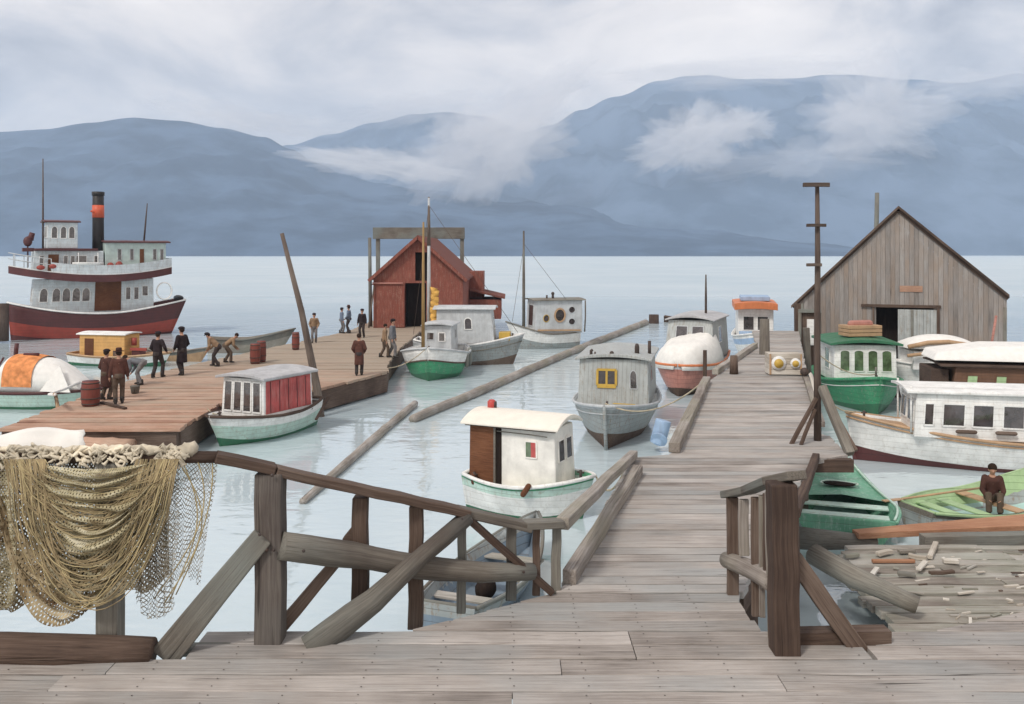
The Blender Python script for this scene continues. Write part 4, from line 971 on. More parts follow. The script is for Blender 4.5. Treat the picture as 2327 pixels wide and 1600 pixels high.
def cleats(root, H, ts, mat='iron'):
    for t in ts:
        p = H.pt(t, 1, -1, .06) if t < .9 else Vector((H.pt(t, 1, 1).x - .12, 0, H.zs(t)))
        bone('mooring_bitt', M[mat], root, lambda m: (m.tube([p - Vector((0, 0, .12)), p + Vector((0, 0, .13))], .035, 7), m.tube([p + Vector((-.08, 0, .08)), p + Vector((.08, 0, .08))], .02, 6)))

# ---- white cabin boat nearest to the walkway
b = boat('cabin_boat', 'small white cabin boat with brown doorway and red stovepipe near the railing', 'boat', (1.55, 19.9), (-.78, 21.05))
H = Hull(2.7, 1.95, .78, sb=.22, ss=.10, sw=.72, zk=-.35, full=2.6, rake=.22, flare=.42, bul=.12)
H.build(b, [(.42, M['dgreen']), (.80, M['white']), (.93, M['mint']), (1, M['green'])], gun=M['white'], deckmat=M['cream'])
c, f = house(b, -1.2, .95, 1.3, 1.15, .66, 2.06, M['whitec'], tumble=.04, rake=.06)
slab(b, f['stbd'], .0, .03, .29, .97, M['doorb'], 'door', .03); slab(b, f['stbd'], .30, .0, .38, .99, M['dark'], 'door_gap', .012); slab(b, f['stbd'], .29, .02, .315, .97, M['rail'], 'door_post', .05)
slab(b, f['aft'], .1, .03, .9, .95, M['doorb'], 'door', .03)
w_ = window(b, f['stbd'], .66, .52, .79, .78, M['whitec'], M['glassg'], fw=.03); slab(b, f['stbd'], .725, .52, .79, .78, M['redwin'], 'curtain', .02)
window(b, f['fore'], .15, .45, .45, .8, M['whitec'], M['glass']); window(b, f['fore'], .55, .45, .85, .8, M['whitec'], M['glass'])
roofslab(b, -1.36, 1.06, 1.66, 1.5, 2.05, M['cream'], camber=.22, th=.05)
bone('eave_board', M['brown'], b, lambda m: (m.beam((-1.3, -.68, 2.045), (.95, -.62, 2.045), .05, .07),))
bone('gutter_rail', M['rail'], b, lambda m: m.tube([(-.5, -.645, 1.93), (.3, -.635, 1.92), (.75, -.63, 1.90)], .014, 6))
sp = bone('stovepipe', M['red'], b, lambda m: m.tube([(-1.02, .1, 2.2), (-1.02, .1, 2.46), (-1.02, .1, 2.5)], [.10, .10, .06], 12))
bone('pipe_cap', M['iron'], sp, lambda m: m.tube([(-.93, .1, 2.3), (-.93, .1, 2.46)], .045, 8))
bone('fender', M['doorb'], b, lambda m: m.tube([(.32, -.97, .66), (.46, -.98, .86)], .065, 8, roundcap=True))
bone('fender', M['doorb'], b, lambda m: m.tube([(-1.05, -.74, .72), (-1.05, -.74, .9)], .06, 8, roundcap=True))
cleats(b, H, (.12, .95))

# ---- grey fishing boat with the yellow window
b = boat('fishing_boat', 'plain grey wooden boat with yellow framed window facing the viewer', 'boat', (2.82, 26.6), (4.25, 33.2))
H = Hull(6.3, 2.9, 1.02, sb=.38, ss=.05, sw=.8, zk=-.4, full=1.9, rake=.35, flare=.4, bul=.05)
H.build(b, [(.5, M['brown']), (.94, M['grey']), (1, M['lgrey'])], gun=M['lgrey'], deckmat=M['greyc'], gr=.05)
H.stripe(b, .86, .022, M['lgrey'])
bone('stem_post', M['grey'], b, lambda m: m.tube([H.pt(1, q, 1, 5) + Vector((.02, 0, 0)) for q in (.1, .4, .7, 1)], .055, 8))
c, f = house(b, -2.6, 1.0, 2.45, 2.35, .92, 2.5, M['greyc'], rake=.06, tumble=.06)
window(b, f['fore'], .27, .46, .54, .78, M['yellow'], M['glass'], fw=.075, bar=True)
slab(b, f['fore'], .27, .40, .54, .46, M['yellow'], 'sill', .04)
window(b, f['fore'], .74, .40, .84, .78, M['lgrey'], M['glass'], arch=.35, fw=.03)
window(b, f['stbd'], .55, .45, .7, .8, M['lgrey'], M['glass']); window(b, f['port'], .3, .45, .45, .8, M['lgrey'], M['glass'])
roofslab(b, -2.75, 1.08, 2.62, 2.52, 2.46, M['greyc'], camber=.16, th=.07)
bone('foredeck_mark', M['yellow'], b, lambda m: [m.beam((1.35 + .14 * i, .05, 1.12 + .02 * i), (1.35 + .14 * i, .75 - .1 * i, 1.11 + .02 * i), .05, .015) for i in range(3)])
bone('horn', M['iron'], b, lambda m: (m.tube([(.8, -.75, 2.55), (.8, -.75, 2.75), (.8, -.7, 2.78)], .05, 7), m.tube([(.8, -.62, 2.55), (.8, -.62, 2.72)], .03, 6)))
bone('lamp', M['iron'], b, lambda m: m.ball((.95, -.05, 2.7), .075))
bone('stovepipe', M['iron'], b, lambda m: m.tube([(.2, .72, 2.5), (.2, .72, 2.85), (.22, .72, 2.95)], [.08, .08, .05], 9))
bone('stovepipe', M['iron'], b, lambda m: m.tube([(-.4, 1.1, 2.5), (-.4, 1.1, 3.0)], .055, 8))
cleats(b, H, (.1, .93))

# ---- boat with the red cabin side
b = boat('cabin_boat', 'mint green and white boat with four dark front windows and red cabin side', 'boat', (-9.1, 27.2), (-7.35, 31.0))
H = Hull(4.0, 2.3, .78, sb=.22, ss=.2, sw=.78, zk=-.4, full=3.2, rake=.35, flare=.38, bul=.1)
H.build(b, [(.46, M['dgreen']), (.78, M['mint']), (1, M['white'])], gun=M['brown'], deckmat=M['brown'], gr=.05)
c, f = house(b, -1.35, 1.0, 1.95, 1.75, .72, 1.98, M['white'], rake=.05, tumble=.05)
for i in range(4):
    window(b, f['fore'], .06 + i * .23, .16, .06 + i * .23 + .19, .92, M['white'], M['glass'], fw=.05)
slab(b, f['port'], .04, .12, .96, .94, M['redwin'], 'side_panel', .02)
for i in range(5): slab(b, f['port'], .12 + i * .18, .14, .13 + i * .18, .92, M['maroon'], 'panel_batten', .035)
slab(b, f['stbd'], .04, .12, .96, .94, M['redwin'], 'side_panel', .02)
roofslab(b, -1.5, 1.15, 2.2, 2.0, 1.96, M['roofg'], camber=.12, th=.08)
bone('rub_strake', M['brown'], b, lambda m: m.beam((-1.3, .99, .74), (.98, .9, .74), .05, .08))
bone('oar', M['brown'], b, lambda m: m.beam((-2.0, 1.15, 1.0), (-1.1, 1.3, .4), .09, .05))
cleats(b, H, (.95,))

# ---- green bowed boat by the dock with grey cabin
b = boat('fishing_boat', 'green hulled boat with white bulwark and grey cabin lying bow on by the dock', 'boat', (-3.92, 41.0), (-3.55, 46.0))
H = Hull(4.6, 3.3, 1.15, sb=.42, ss=.1, sw=.7, zk=-.4, full=3.0, rake=.2, flare=.30, bul=.4, tm=.5)
H.build(b, [(.4, M['dgreen']), (.70, M['green']), (1, M['white'])], gun=M['lgrey'], deckmat=M['lgrey'], gr=.05)
H.stripe(b, .71, .04, M['brown'], 'rub_strake')
c, f = house(b, -2.1, -.2, 1.6, 1.45, .95, 2.4, M['lgrey'], rake=.12, tumble=.05)
window(b, f['fore'], .55, .45, .78, .75, M['white'], M['glass'], fw=.06); window(b, f['fore'], .12, .5, .38, .75, M['lgrey'], M['glass'])
window(b, f['port'], .55, .5, .75, .8, M['lgrey'], M['glass'])
roofslab(b, -2.25, -.1, 1.75, 1.6, 2.37, M['lgrey'], camber=.1)
bone('hatch', M['lgrey'], b, lambda m: m.box((.45, -.5, .8), (1.2, .5, 1.35)), bevel=.04)
mast(b, .95, -.5, 1.0, 7.5, .09, 'mastb', dx=-.1)
bone('fender', M['rail'], b, lambda m: m.tube([(.4, 1.56, .5), (.4, 1.56, 1.2)], .1, 8, roundcap=True)); bone('fender', M['rail'], b, lambda m: m.tube([(-.6, 1.6, .5), (-.6, 1.6, 1.2)], .1, 8, roundcap=True))
cleats(b, H, (.96,))

# ---- grey troller lying behind it
b = boat('troller', 'grey troller with upswept bow, tall mast and yellow furled sail', 'boat', (.05, 47.6), (-5.2, 47.9))
H = Hull(5.3, 2.5, 1.1, sb=.55, ss=.25, sw=.6, zk=-.4, full=2.0, rake=.4, flare=.4, bul=.15)
H.build(b, [(.45, M['brown']), (.92, M['grey']), (1, M['lgrey'])], gun=M['white'], deckmat=M['tan'], gr=.05)
H.stripe(b, .8, .03, M['rail'])
c, f = house(b, -1.4, 1.7, 1.9, 1.7, 1.1, 3.0, M['lgrey'], rake=.2, tumble=.06, z0f=1.2)
window(b, f['stbd'], .5, .42, .63, .75, M['white'], M['glass'], arch=.3, fw=.05); window(b, f['fore'], .3, .4, .7, .75, M['white'], M['glass'])
window(b, f['stbd'], .12, .4, .28, .68, M['white'], M['glass'])
roofslab(b, -1.6, 1.75, 2.1, 1.9, 2.98, M['lgrey'], camber=.14)
bone('hatch', M['yellow'], b, lambda m: m.box((1.9, -.5, 1.3), (2.5, .4, 1.75)), bevel=.03)
mast(b, -1.95, 0, 1.0, 9.0, .11, 'lgrey'); 
mm_ = bone('mast_top', M['pole'], b, lambda m: m.tube([(-1.95, 0, 6.4), (-1.95, 0, 9.05)], [.105, .05], 8))
def fs(m):
    pts = []; rr = []
    for k in range(24):
        z = 1.5 + 2.6 * k / 23; pts.append((-1.62 + .06 * math.sin(k * 1.9), -.12, z)); rr.append(.14 + .10 * abs(math.sin(k * 1.15)))
    m.tube(pts, rr, 9, rough=.1)
bone('furled_sail', M['sail'], b, fs)
wire(b, (-1.95, 0, 8.6), (2.9, 0, 1.7)); wire(b, (-1.95, 0, 8.6), (-2.9, .6, 1.5))
cleats(b, H, (.94,))

# ---- white boat with ports and a mast
b = boat('cabin_boat', 'white boat with round ports in its pale cabin and slim forward mast', 'boat', (.35, 55.3), (4.0, 56.4))
H = Hull(3.9, 2.2, .95, sb=.75, ss=.1, sw=.85, zk=-.4, full=2.4, rake=.4, flare=.4, bul=.1)
H.build(b, [(.6, M['grey']), (1, M['white'])], gun=M['rail'], deckmat=M['white'], gr=.05)
c, f = house(b, -2.05, 1.05, 2.1, 1.9, 1.0, 3.05, M['lgrey'], rake=.1, tumble=.03)
window(b, f['port'], .40, .34, .62, .74, M['tan'], M['glass'], arch=-1, fw=.1); window(b, f['port'], .70, .60, .84, .8, M['lgrey'], M['glass'], arch=-1); window(b, f['port'], .70, .24, .84, .44, M['lgrey'], M['glass'], arch=-1)
window(b, f['port'], .16, .34, .28, .56, M['yellow'], M['glass'], arch=-1); window(b, f['fore'], .25, .2, .75, .85, M['lgrey'], M['glass'], fw=.06)
roofslab(b, -2.25, 1.2, 2.35, 2.15, 3.02, M['rail'], camber=.08)
bone('grab_rail', M['rail'], b, lambda m: (m.tube([(-2.15, 1.15, 1.05), (-2.2, 1.17, 2.0), (-2.2, 1.15, 3.0)], .05, 6),))
bone('vent', M['iron'], b, lambda m: (m.tube([(-.3, .4, 3.1), (-.3, .4, 3.4)], .08, 8), m.ball((-.3, .4, 3.44), .11)))
bone('vent', M['iron'], b, lambda m: (m.tube([(.1, .4, 3.1), (.1, .4, 3.35)], .06, 8),))
mast(b, 1.5, 0, 1.2, 7.4, .11, 'rail'); wire(b, (1.5, 0, 6.4), (2.25, 0, 1.7)); wire(b, (1.5, 0, 6.6), (-1.0, .9, 3.1))
bone('rub_strake', M['tan'], b, lambda m: m.beam((-1.9, 1.1, 1.15), (.9, 1.02, 1.2), .05, .1))

# ---- boat under white canvas with faded red hull
b = boat('fishing_boat', 'faded red boat with white canvas over its end and grey cabin behind', 'boat', (7.0, 36.9), (9.3, 42.6))
H = Hull(6.4, 2.75, 1.2, sb=.12, ss=.1, sw=.85, zk=-.4, full=5.0, rake=.15, flare=.3, bul=.05)
H.build(b, [(.42, M['brown']), (.9, M['pink']), (1, M['lgrey'])], gun=M['orange'], deckmat=M['lgrey'], gr=.06)
c, f = house(b, -2.9, .9, 2.4, 2.2, 1.2, 3.0, M['greyc'], rake=.35, tumble=.12, z0f=1.25)
window(b, f['port'], .35, .4, .55, .8, M['white'], M['glass']); window(b, f['fore'], .2, .5, .45, .85, M['lgrey'], M['glass']); window(b, f['fore'], .55, .5, .8, .85, M['lgrey'], M['glass'])
roofslab(b, -3.05, .75, 2.4, 2.2, 2.98, M['roofg'], camber=.2)
def cover(m):
    vs, fsx = [], []; nx, ny = 20, 24
    for i in range(nx + 1):
        t = i / nx; tt = .52 + .475 * t; x = H.pt(tt, 1, 1).x; w = H.w(tt) + .04; zb = H.zs(tt) + .02
        pk = (1.22 - .62 * t + .05 * math.sin(t * 11)) * (1 - max(0, (t - .8) / .2) ** 3)
        for k in range(ny + 1):
            s = k / ny * 2 - 1
            z = zb - .22 * abs(s) ** 8 + (pk + .3 * s * (1 - t)) * max(0, 1 - abs(s) ** 5) + .04 * mnoise.noise(Vector((t * 3, s * 2, 2))) + .012 * math.sin(s * 21 + t * 9)
            vs.append((x, s * w * (1 + .02 * (abs(s) > .9)), z))
    for i in range(nx):
        for k in range(ny):
            a = i * (ny + 1) + k; fsx.append((a, a + 1, a + ny + 2, a + ny + 1))
    m.add(vs, fsx, smooth=True)
cv = bone('canvas_cover', M['canvas'], b, cover); md = cv.modifiers.new('t', 'SOLIDIFY'); md.thickness = .02
mast(b, -1.2, .4, 3.0, 5.0, .06, 'pole', 'antenna_pole')
bone('stern_post', M['brown'], b, lambda m: m.beam((2.9, 1.05, .7), (2.9, 1.05, 1.95), .14, .14))
piece('drum', 'pale blue and white drum hanging at the left walkway edge', 'drum', M['blue'],
      lambda m: (m.tube([G(1494, 1008, .25) , G(1508, 955, .95)], .24, 16), m.tube([G(1497, 1000, .4), G(1498, 997, .43)], .255, 16)), loc=tuple(G(1494, 1008, .25)), bevel=.02)

# ---- boat with the orange roof beyond the walkway end
b = boat('cabin_boat', 'white and blue boat with flat orange roof beyond the end of the walkway', 'boat', (13.1, 47.0), (14.6, 53.5))
H = Hull(6, 2.5, 1.3, sb=.4, sw=.8, full=2.4, rake=.3, flare=.4)
H.build(b, [(.5, M['dblue']), (.75, M['white']), (.9, M['blue']), (1, M['white'])], gun=M['white'], deckmat=M['white'])
c, f = house(b, -2.6, 1.4, 2.0, 1.9, 1.2, 2.9, M['white'])
window(b, f['fore'], .15, .3, .45, .75, M['white'], M['glass']); window(b, f['fore'], .55, .3, .85, .75, M['white'], M['glass'])
bone('blue_panel', M['blue'], b, lambda m: m.box((1.42, -.9, 1.25), (1.45, .9, 1.65)))
roofslab(b, -2.8, 1.9, 2.4, 2.3, 2.85, M['orange'], camber=.1, th=.35)
bone('roof_box', M['blue'], b, lambda m: m.box((-1.5, -.8, 3.3), (.8, .8, 3.55)), bevel=.03)

# ---- green boat with white pilothouse
b = boat('pilot_boat', 'green boat with white pilothouse of four green windows beside the pole', 'boat', (13.5, 32.4), (14.25, 38.0))
H = Hull(5.4, 3.1, 1.0, sb=.42, ss=.1, sw=.8, zk=-.4, full=2.1, rake=.25, flare=.36, bul=.12)
H.build(b, [(.45, M['dgreen']), (1, M['green'])], gun=M['green'], deckmat=M['green'], gr=.06)
H.stripe(b, .86, .02, M['white'])
c, f = house(b, -1.9, 1.0, 2.5, 2.35, .95, 2.42, M['white'], rake=.05, tumble=.03)
for i in range(4): window(b, f['fore'], .09 + i * .225, .3, .09 + i * .225 + .16, .86, M['white'], M['glassg'], arch=.12, fw=.04)
window(b, f['stbd'], .5, .3, .75, .85, M['white'], M['glassg'])
roofslab(b, -2.1, 1.2, 2.85, 2.7, 2.40, M['dgreen'], camber=.16, th=.09)
bone('jack_staff', M['rail'], b, lambda m: m.tube([(2.45, 0, 1.4), (2.45, 0, 1.75)], .04, 7))
cleats(b, H, (.95,))
t_ = thing('crate', 'tan crate with pink bundle on top, on the green pilothouse roof', 'crate', (14.0, 35.4, 2.66), R(-80))
bone('box', M['tan'], t_, lambda m: [m.box((-.4, -.72, .02 + i * .15), (.4, .72, .15 + i * .15)) for i in range(3)], bevel=.01)
bone('bundle', M['pink'], t_, lambda m: m.tube([(0, -.4, .5), (0, .4, .5)], [.14, .15], 9, roundcap=True))

# ---- white cruiser
b = boat('cabin_cruiser', 'long white cruiser with brown sheer line and row of big cabin windows', 'boat', (9.85, 25.6), (18.2, 23.9))
H = Hull(8.4, 2.5, .85, sb=.52, ss=.1, sw=.8, zk=-.4, full=2.0, rake=.12, flare=.36, bul=.06, tm=.42)
H.build(b, [(.46, M['maroon']), (1, M['white'])], gun=M['tan'], deckmat=M['tan'], gr=.045)
H.stripe(b, .93, .03, M['tan'])
c, f = house(b, -3.6, 2.75, 2.0, 1.85, .82, 2.15, M['white'], rake=.08, tumble=.03, z0f=.9)
us = [(.03, .10), (.13, .2), (.23, .3), (.345, .43), (.455, .54), (.565, .65), (.685, .77), (.80, .89), (.925, .965)]
for (a, c_) in us: window(b, f['port'], 1 - c_, .28, 1 - a, .76, M['white'], M['glass'], fw=.045)
window(b, f['fore'], .1, .3, .45, .78, M['white'], M['glass']); window(b, f['fore'], .55, .3, .9, .78, M['white'], M['glass'])
roofslab(b, -3.8, 2.95, 2.2, 2.05, 2.12, M['white'], camber=.08, th=.07)
for x in (1.45, .45, -.6): bone('port_fender', M['brown'], b, lambda m: m.tube([(x - .22, 1.06, 1.12), (x + .22, 1.06, 1.12)], .055, 8, roundcap=True))
bone('rail_post', M['white'], b, lambda m: (m.tube([(2.8, .8, 1.0), (2.8, .8, 2.3)], .03, 7), m.tube([(2.8, -.8, 1.0), (2.8, -.8, 2.3)], .03, 7)))
cleats(b, H, (.96,))

# ---- brown cabined launch behind the cruiser
b = boat('launch', 'brown cabined launch with small green windows and white canvas roof', 'boat', (13.6, 30.2), (21.5, 28.6))
H = Hull(8.0, 2.5, 1.25, sb=.3, sw=.8, full=2.2, rake=.3, flare=.4)
H.build(b, [(.45, M['maroon']), (1, M['white'])], gun=M['brown'], deckmat=M['brown'])
c, f = house(b, -3.6, 2.9, 2.1, 1.9, 1.2, 2.28, M['brownc'], rake=.12)
for i in range(7): window(b, f['port'], .06 + i * .135, .32, .06 + i * .135 + .05, .72, M['brownc'], M['lime'], fw=.03)
roofslab(b, -3.8, 3.3, 2.4, 2.25, 2.26, M['brown'], camber=.05, th=.07)
bone('canopy', M['canvas'], b, lambda m: m.prism([(3.5, 1.05, 2.45), (-3.8, 1.15, 2.45), (-3.8, .9, 2.85), (-1.5, .7, 2.95), (1.5, .6, 2.92), (3.3, .8, 2.7)], (0, -1.7, 0)), bevel=.06)
bone('wheelhouse_block', M['brown'], b, lambda m: m.box((2.95, -.8, 1.3), (3.5, .8, 2.15)), bevel=.03)

# ---- boat with striped rounded canvas roof by the warehouse
b = boat('covered_boat', 'white boat with brown edged rounded canvas roofs in front of the warehouse door', 'boat', (15.9, 36.6), (21.0, 36.2))
H = Hull(5.2, 2.3, 1.3, sb=.3, sw=.8, full=2.2, rake=.3, flare=.4)
H.build(b, [(.5, M['maroon']), (1, M['white'])], gun=M['white'], deckmat=M['white'])
house(b, -2.2, 2.1, 1.9, 1.7, 1.25, 2.0, M['white'])
def dome(m, x0, x1, w, z, h):
    rs = []
    for i in range(13):
        t = i / 12; x = x0 + (x1 - x0) * t; hh = h * (1 - (2 * t - 1) ** 2) ** .6 + .02
        rs.append([Vector((x, w * math.cos(a), z + hh * math.sin(a))) for a in [math.pi * k / 12 for k in range(13)]])
    m.rings(rs, True, True)
bone('roof_canvas', M['canvas'], b, lambda m: dome(m, -.6, 2.3, 1.0, 2.12, .50)); bone('roof_edge', M['tan'], b, lambda m: m.tube([(2.35, .98, 2.2), (1.6, 1.02, 2.38), (.8, 1.02, 2.42), (0, 1.02, 2.3), (-.8, .98, 2.08)], .09, 8))
bone('roof_canvas', M['canvas'], b, lambda m: dome(m, -2.4, -.2, 1.0, 2.0, .30)); bone('roof_edge', M['tan'], b, lambda m: m.tube([(2.4, 1.05, 1.85), (1.2, 1.08, 2.02), (0, 1.08, 1.95), (-2.2, 1.0, 1.95)], .07, 8))
bone('boat_pole', M['pink'], b, lambda m: m.tube([(-.75, 1.15, 1.9), (-1.0, 1.15, 3.5)], .05, 7))

# ---- green decked rowboat pointing away from us
b = boat('rowboat', 'sea green half decked rowboat pointing away beside the walkway', 'rowboat', (8.2, 22.2), (6.9, 18.2))
H = Hull(4.2, 2.25, .45, sb=.5, ss=.05, sw=.85, zk=-.3, full=1.25, rake=.3, flare=.4, tm=.3)
H.build(b, [(1, M['sea'])], gun=M['sea'], deckmat=None, gr=.04)
def fdeck(m):
    vs, fsx = [], []; n = 14
    for i in range(n + 1):
        t = .42 + .58 * i / n; a = H.pt(t, 1, -1, .02); c = H.pt(t, 1, 1, .02); vs += [a, Vector((a.x, 0, a.z + .10 * (1 - i / n))), c]
    for i in range(n): fsx += [(3 * i, 3 * i + 3, 3 * i + 4, 3 * i + 1), (3 * i + 1, 3 * i + 4, 3 * i + 5, 3 * i + 2)]
    m.add(vs, fsx)
bone('foredeck', M['sea'], b, fdeck)
bone('lining', [M['sea'], M['turq']], b, lambda m: m.rings([[H.pt(.03 + .95 * i / 22, q, sd, .05) + Vector((0, 0, .02)) for q, sd in [(1, -1), (.8, -1), (.55, -1), (.45, -1), (.45, 1), (.55, 1), (.8, 1), (1, 1)]] for i in range(23)], False, False, smooth=True, closed=False, rowmi=[0, 0, 0, 1, 0, 0, 0]))
bone('gunwale_trim', M['mint'], b, lambda m: [m.tube([H.pt(.02 + .96 * i / 24, 1, sd, .03, .05) for i in range(25)], .028, 6) for sd in (-1, 1)])
bone('hatch', M['dark'], b, lambda m: m.ball((.42, .02, .60), .3, 16, 6, sc=(.55, 1.25, .14)))
bone('hatch_coaming', M['mint'], b, lambda m: m.tube([(.42 + .2 * math.cos(a), .02 + .41 * math.sin(a), .61 + .012 * math.sin(3 * a)) for a in [math.pi * (-.15 + 1.3 * k / 20) - math.pi * .5 for k in range(21)]], .022, 6))
bone('mooring_bitt', M['brown'], b, lambda m: m.beam((1.75, .05, .84), (1.5, .18, .80), .12, .08))
bone('thwart', M['mint'], b, lambda m: m.box((-1.55, -.9, .36), (-1.25, .9, .40)), bevel=.008); bone('thwart', M['mint'], b, lambda m: m.box((-.75, -.95, .36), (-.45, .95, .40)), bevel=.008)

# ---- light green skiff with the seated person
b = boat('skiff', 'light green open skiff with raised bow carrying a seated person', 'skiff', (12.5, 20.4), (8.85, 19.2))
SK = Hull(3.9, 2.1, .42, sb=.85, ss=.05, sw=.5, zk=-.22, full=1.8, rake=.4, flare=.45, tm=.42); H = SK
hh = H.build(b, [(.85, M['grey']), (1, M['rail'])], gun=M['lime'], gr=.035)
def inner(m):
    rs = [[H.pt(.03 + .95 * i / 22, q, sd, .06) + Vector((0, 0, .03)) for q, sd in [(1, -1), (.8, -1), (.55, -1), (.4, -1), (.4, 1), (.55, 1), (.8, 1), (1, 1)]] for i in range(23)]
    m.rings(rs, False, False, smooth=True, closed=False, rowmi=[0, 0, 1, 1, 1, 0, 0])
bone('lining', [M['lime'], M['turq']], b, inner)
for x in (-1.2, -.6): bone('thwart', M['lime'], b, lambda m: m.box((x - .13, -.75, .30), (x + .13, .75, .34)), bevel=.008)
bone('thwart', M['tan'], b, lambda m: m.box((.0, -.9, .36), (.3, .9, .40)), bevel=.008)
bone('oar', M['tan'], b, lambda m: (m.tube([(-1.9, .5, .5), (.4, .5, .56)], .025, 7), m.beam((-2.4, .5, .5), (-1.9, .5, .5), .13, .02)))
skiff_root = b

# ---- grey blue rowboat under the railing
b = boat('rowboat', 'grey blue rowboat seen through the railing beside the walkway', 'rowboat', (.35, 17.4), (-1.05, 13.6))
H = Hull(4.0, 1.5, .45, sb=.3, sw=.7, zk=-.25, full=1.9, rake=.3, flare=.4)
H.build(b, [(.8, M['dblue']), (1, M['grey'])], gun=M['rail'], gr=.035)
bone('lining', [M['grey'], M['dblue']], b, lambda m: m.rings([[H.pt(.03 + .95 * i / 22, q, sd, .05) + Vector((0, 0, .02)) for q, sd in [(1, -1), (.8, -1), (.55, -1), (.4, -1), (.4, 1), (.55, 1), (.8, 1), (1, 1)]] for i in range(23)], False, False, smooth=True, closed=False, rowmi=[0, 0, 0, 1, 0, 0, 0]))
for x in (-1.1, .0, .95): bone('thwart', M['raft'], b, lambda m: m.box((x - .12, -.62, .3), (x + .12, .62, .34)), bevel=.008)
bone('bag', M['dark'], b, lambda m: m.ball((-.55, -.1, .3), .22, sc=(1.2, .8, .8)))

# ---- boats on the left of the dock
b = boat('covered_boat', 'boat under white canvas tent with orange patch left of the red barrel', 'boat', (-16.0, 34.2), (-21.6, 34.8))
H = Hull(5.6, 2.1, .66, sb=.12, ss=.1, sw=.8, zk=-.35, full=2.6, rake=.3, flare=.36)
H.build(b, [(.5, M['dgreen']), (.93, M['mint']), (1, M['maroon'])], gun=M['maroon'], deckmat=M['mint'], gr=.04)
def tent(m):
    prof = [(-.85, 1.15), (-.75, 1.30), (-.4, 1.34), (0, 1.33), (.4, 1.28), (.9, 1.2), (1.4, .95), (2.0, .45), (2.5, .08)]
    rs = []
    for x, h in prof:
        w = .95 * (1 if x < 1.2 else 1 - .5 * (x - 1.2) / 1.3)
        rs.append([Vector((x + .03 * math.sin(k), w * math.cos(a) * (1.0 if 0 < k < 12 else 1.02), .68 + h * max(0, math.sin(a)) ** .55)) for k, a in enumerate([math.pi * k / 12 for k in range(13)])])
    m.rings(rs, True, True)
bone('canvas_tent', M['canvas'], b, tent)
def patch(m):
    rs = []
    for x, h in ((-.6, 1.345), (-.3, 1.365), (.2, 1.35), (.62, 1.285)):
        rs.append([Vector((x, .985 * math.cos(a), .69 + h * math.sin(a) ** .55)) for a in [math.pi * (1.04 + k * .06) if False else -math.pi * 0 + math.pi * (.50 + .49 * k / 10) for k in range(11)]])
    m.rings(rs, False, False, closed=False)
pt_ = bone('orange_patch', M['canvaso'], b, patch)
pt2 = bone('orange_patch', M['canvaso'], b, lambda m: m.rings([[Vector((x, -.985 * math.cos(math.pi * (.50 + .49 * k / 10)), .69 + h * math.sin(math.pi * (.50 + .49 * k / 10)) ** .55)) for k in range(11)] for x, h in ((-.6, 1.345), (-.3, 1.365), (.2, 1.35), (.62, 1.285))], False, False, closed=False))
pt2.data.name = 'orange_patch'
bone('tent_flap', M['canvas'], b, lambda m: m.prism([(1.0, -1.0, .75), (2.2, -.95, .72), (1.55, -.6, 1.7)], (0, -.03, 0)))
bone('end_frame', M['maroon'], b, lambda m: (m.tube([(-.88, -.98, .7), (-.92, -.9, 1.4), (-.84, -.5, 1.95)], .04, 7), m.tube([(-.2, -.2, 2.05), (.4, -.2, 2.06)], .06, 7), m.tube([(-.7, 0, 2.0), (-.65, 0, 2.45)], .08, 8)))

b = boat('cabin_boat', 'low boat with ochre cabin and brown door beyond the dock edge', 'boat', (-18.4, 46.6), (-23.6, 47.6))
H = Hull(5.2, 2.0, .55, sb=.2, sw=.75, zk=-.3, full=2.2, rake=.3, flare=.4)
H.build(b, [(.55, M['dgreen']), (.9, M['white']), (1, M['tan'])], gun=M['tan'], deckmat=M['tan'])
c, f = house(b, -1.9, .75, 1.4, 1.35, .5, 1.68, M['ochre'], tumble=.02)
slab(b, f['stbd'], .12, .05, .32, .82, M['doorb'], 'door', .02); slab(b, f['stbd'], .75, .05, .9, .3, M['brown'], 'hatch', .02)
roofslab(b, -2.05, .85, 1.55, 1.5, 1.66, M['white'], camber=.08)
bone('engine_box', M['maroon'], b, lambda m: m.box((1.0, -.45, .5), (1.5, .1, .85)), bevel=.03); bone('fuel_can', M['redhull'], b, lambda m: m.tube([(1.0, -.2, 1.1), (1.0, -.2, 1.5)], .14, 9))
bone('coaming', M['redhull'], b, lambda m: m.box((.95, -.5, .85), (1.9, -.42, 1.0)))

b = boat('rowboat', 'brown rowboat with raised bow beyond the dock by the maroon barrels', 'rowboat', (-14.0, 53.6), (-18.3, 53.0))
H = Hull(4.2, 1.5, .8, sb=.6, ss=.1, sw=.55, zk=-.3, full=1.9, rake=.5, flare=.45)
H.build(b, [(.75, M['log']), (1, M['rail'])], gun=M['rail'], gr=.05)
for x in (-1.2, .2): bone('thwart', M['rail'], b, lambda m: m.box((x - .15, -.6, .55), (x + .15, .6, .6)))
b = boat('skiff', 'pale tan skiff lying low in the water behind the standing men', 'skiff', (-17.2, 48.6), (-20.4, 50.0))
H = Hull(3.6, 1.4, .5, sb=.35, sw=.6, zk=-.3, full=1.9, rake=.4, flare=.45)
H.build(b, [(.8, M['tan']), (1, M['rail'])], gun=M['log'], gr=.04)
for x in (-1.0, .2): bone('thwart', M['log'], b, lambda m: m.box((x - .12, -.55, .3), (x + .12, .55, .34)))
b = boat('rowboat', 'tiny dark rowboat far out beyond the canvas covered red boat', 'rowboat', (15.6, 76), (13.3, 76.6))
H = Hull(2.4, 1.2, .4, sb=.25, sw=.6, zk=-.2, full=1.9, rake=.2, flare=.45); H.build(b, [(1, M['brown'])], gun=M['brown'])
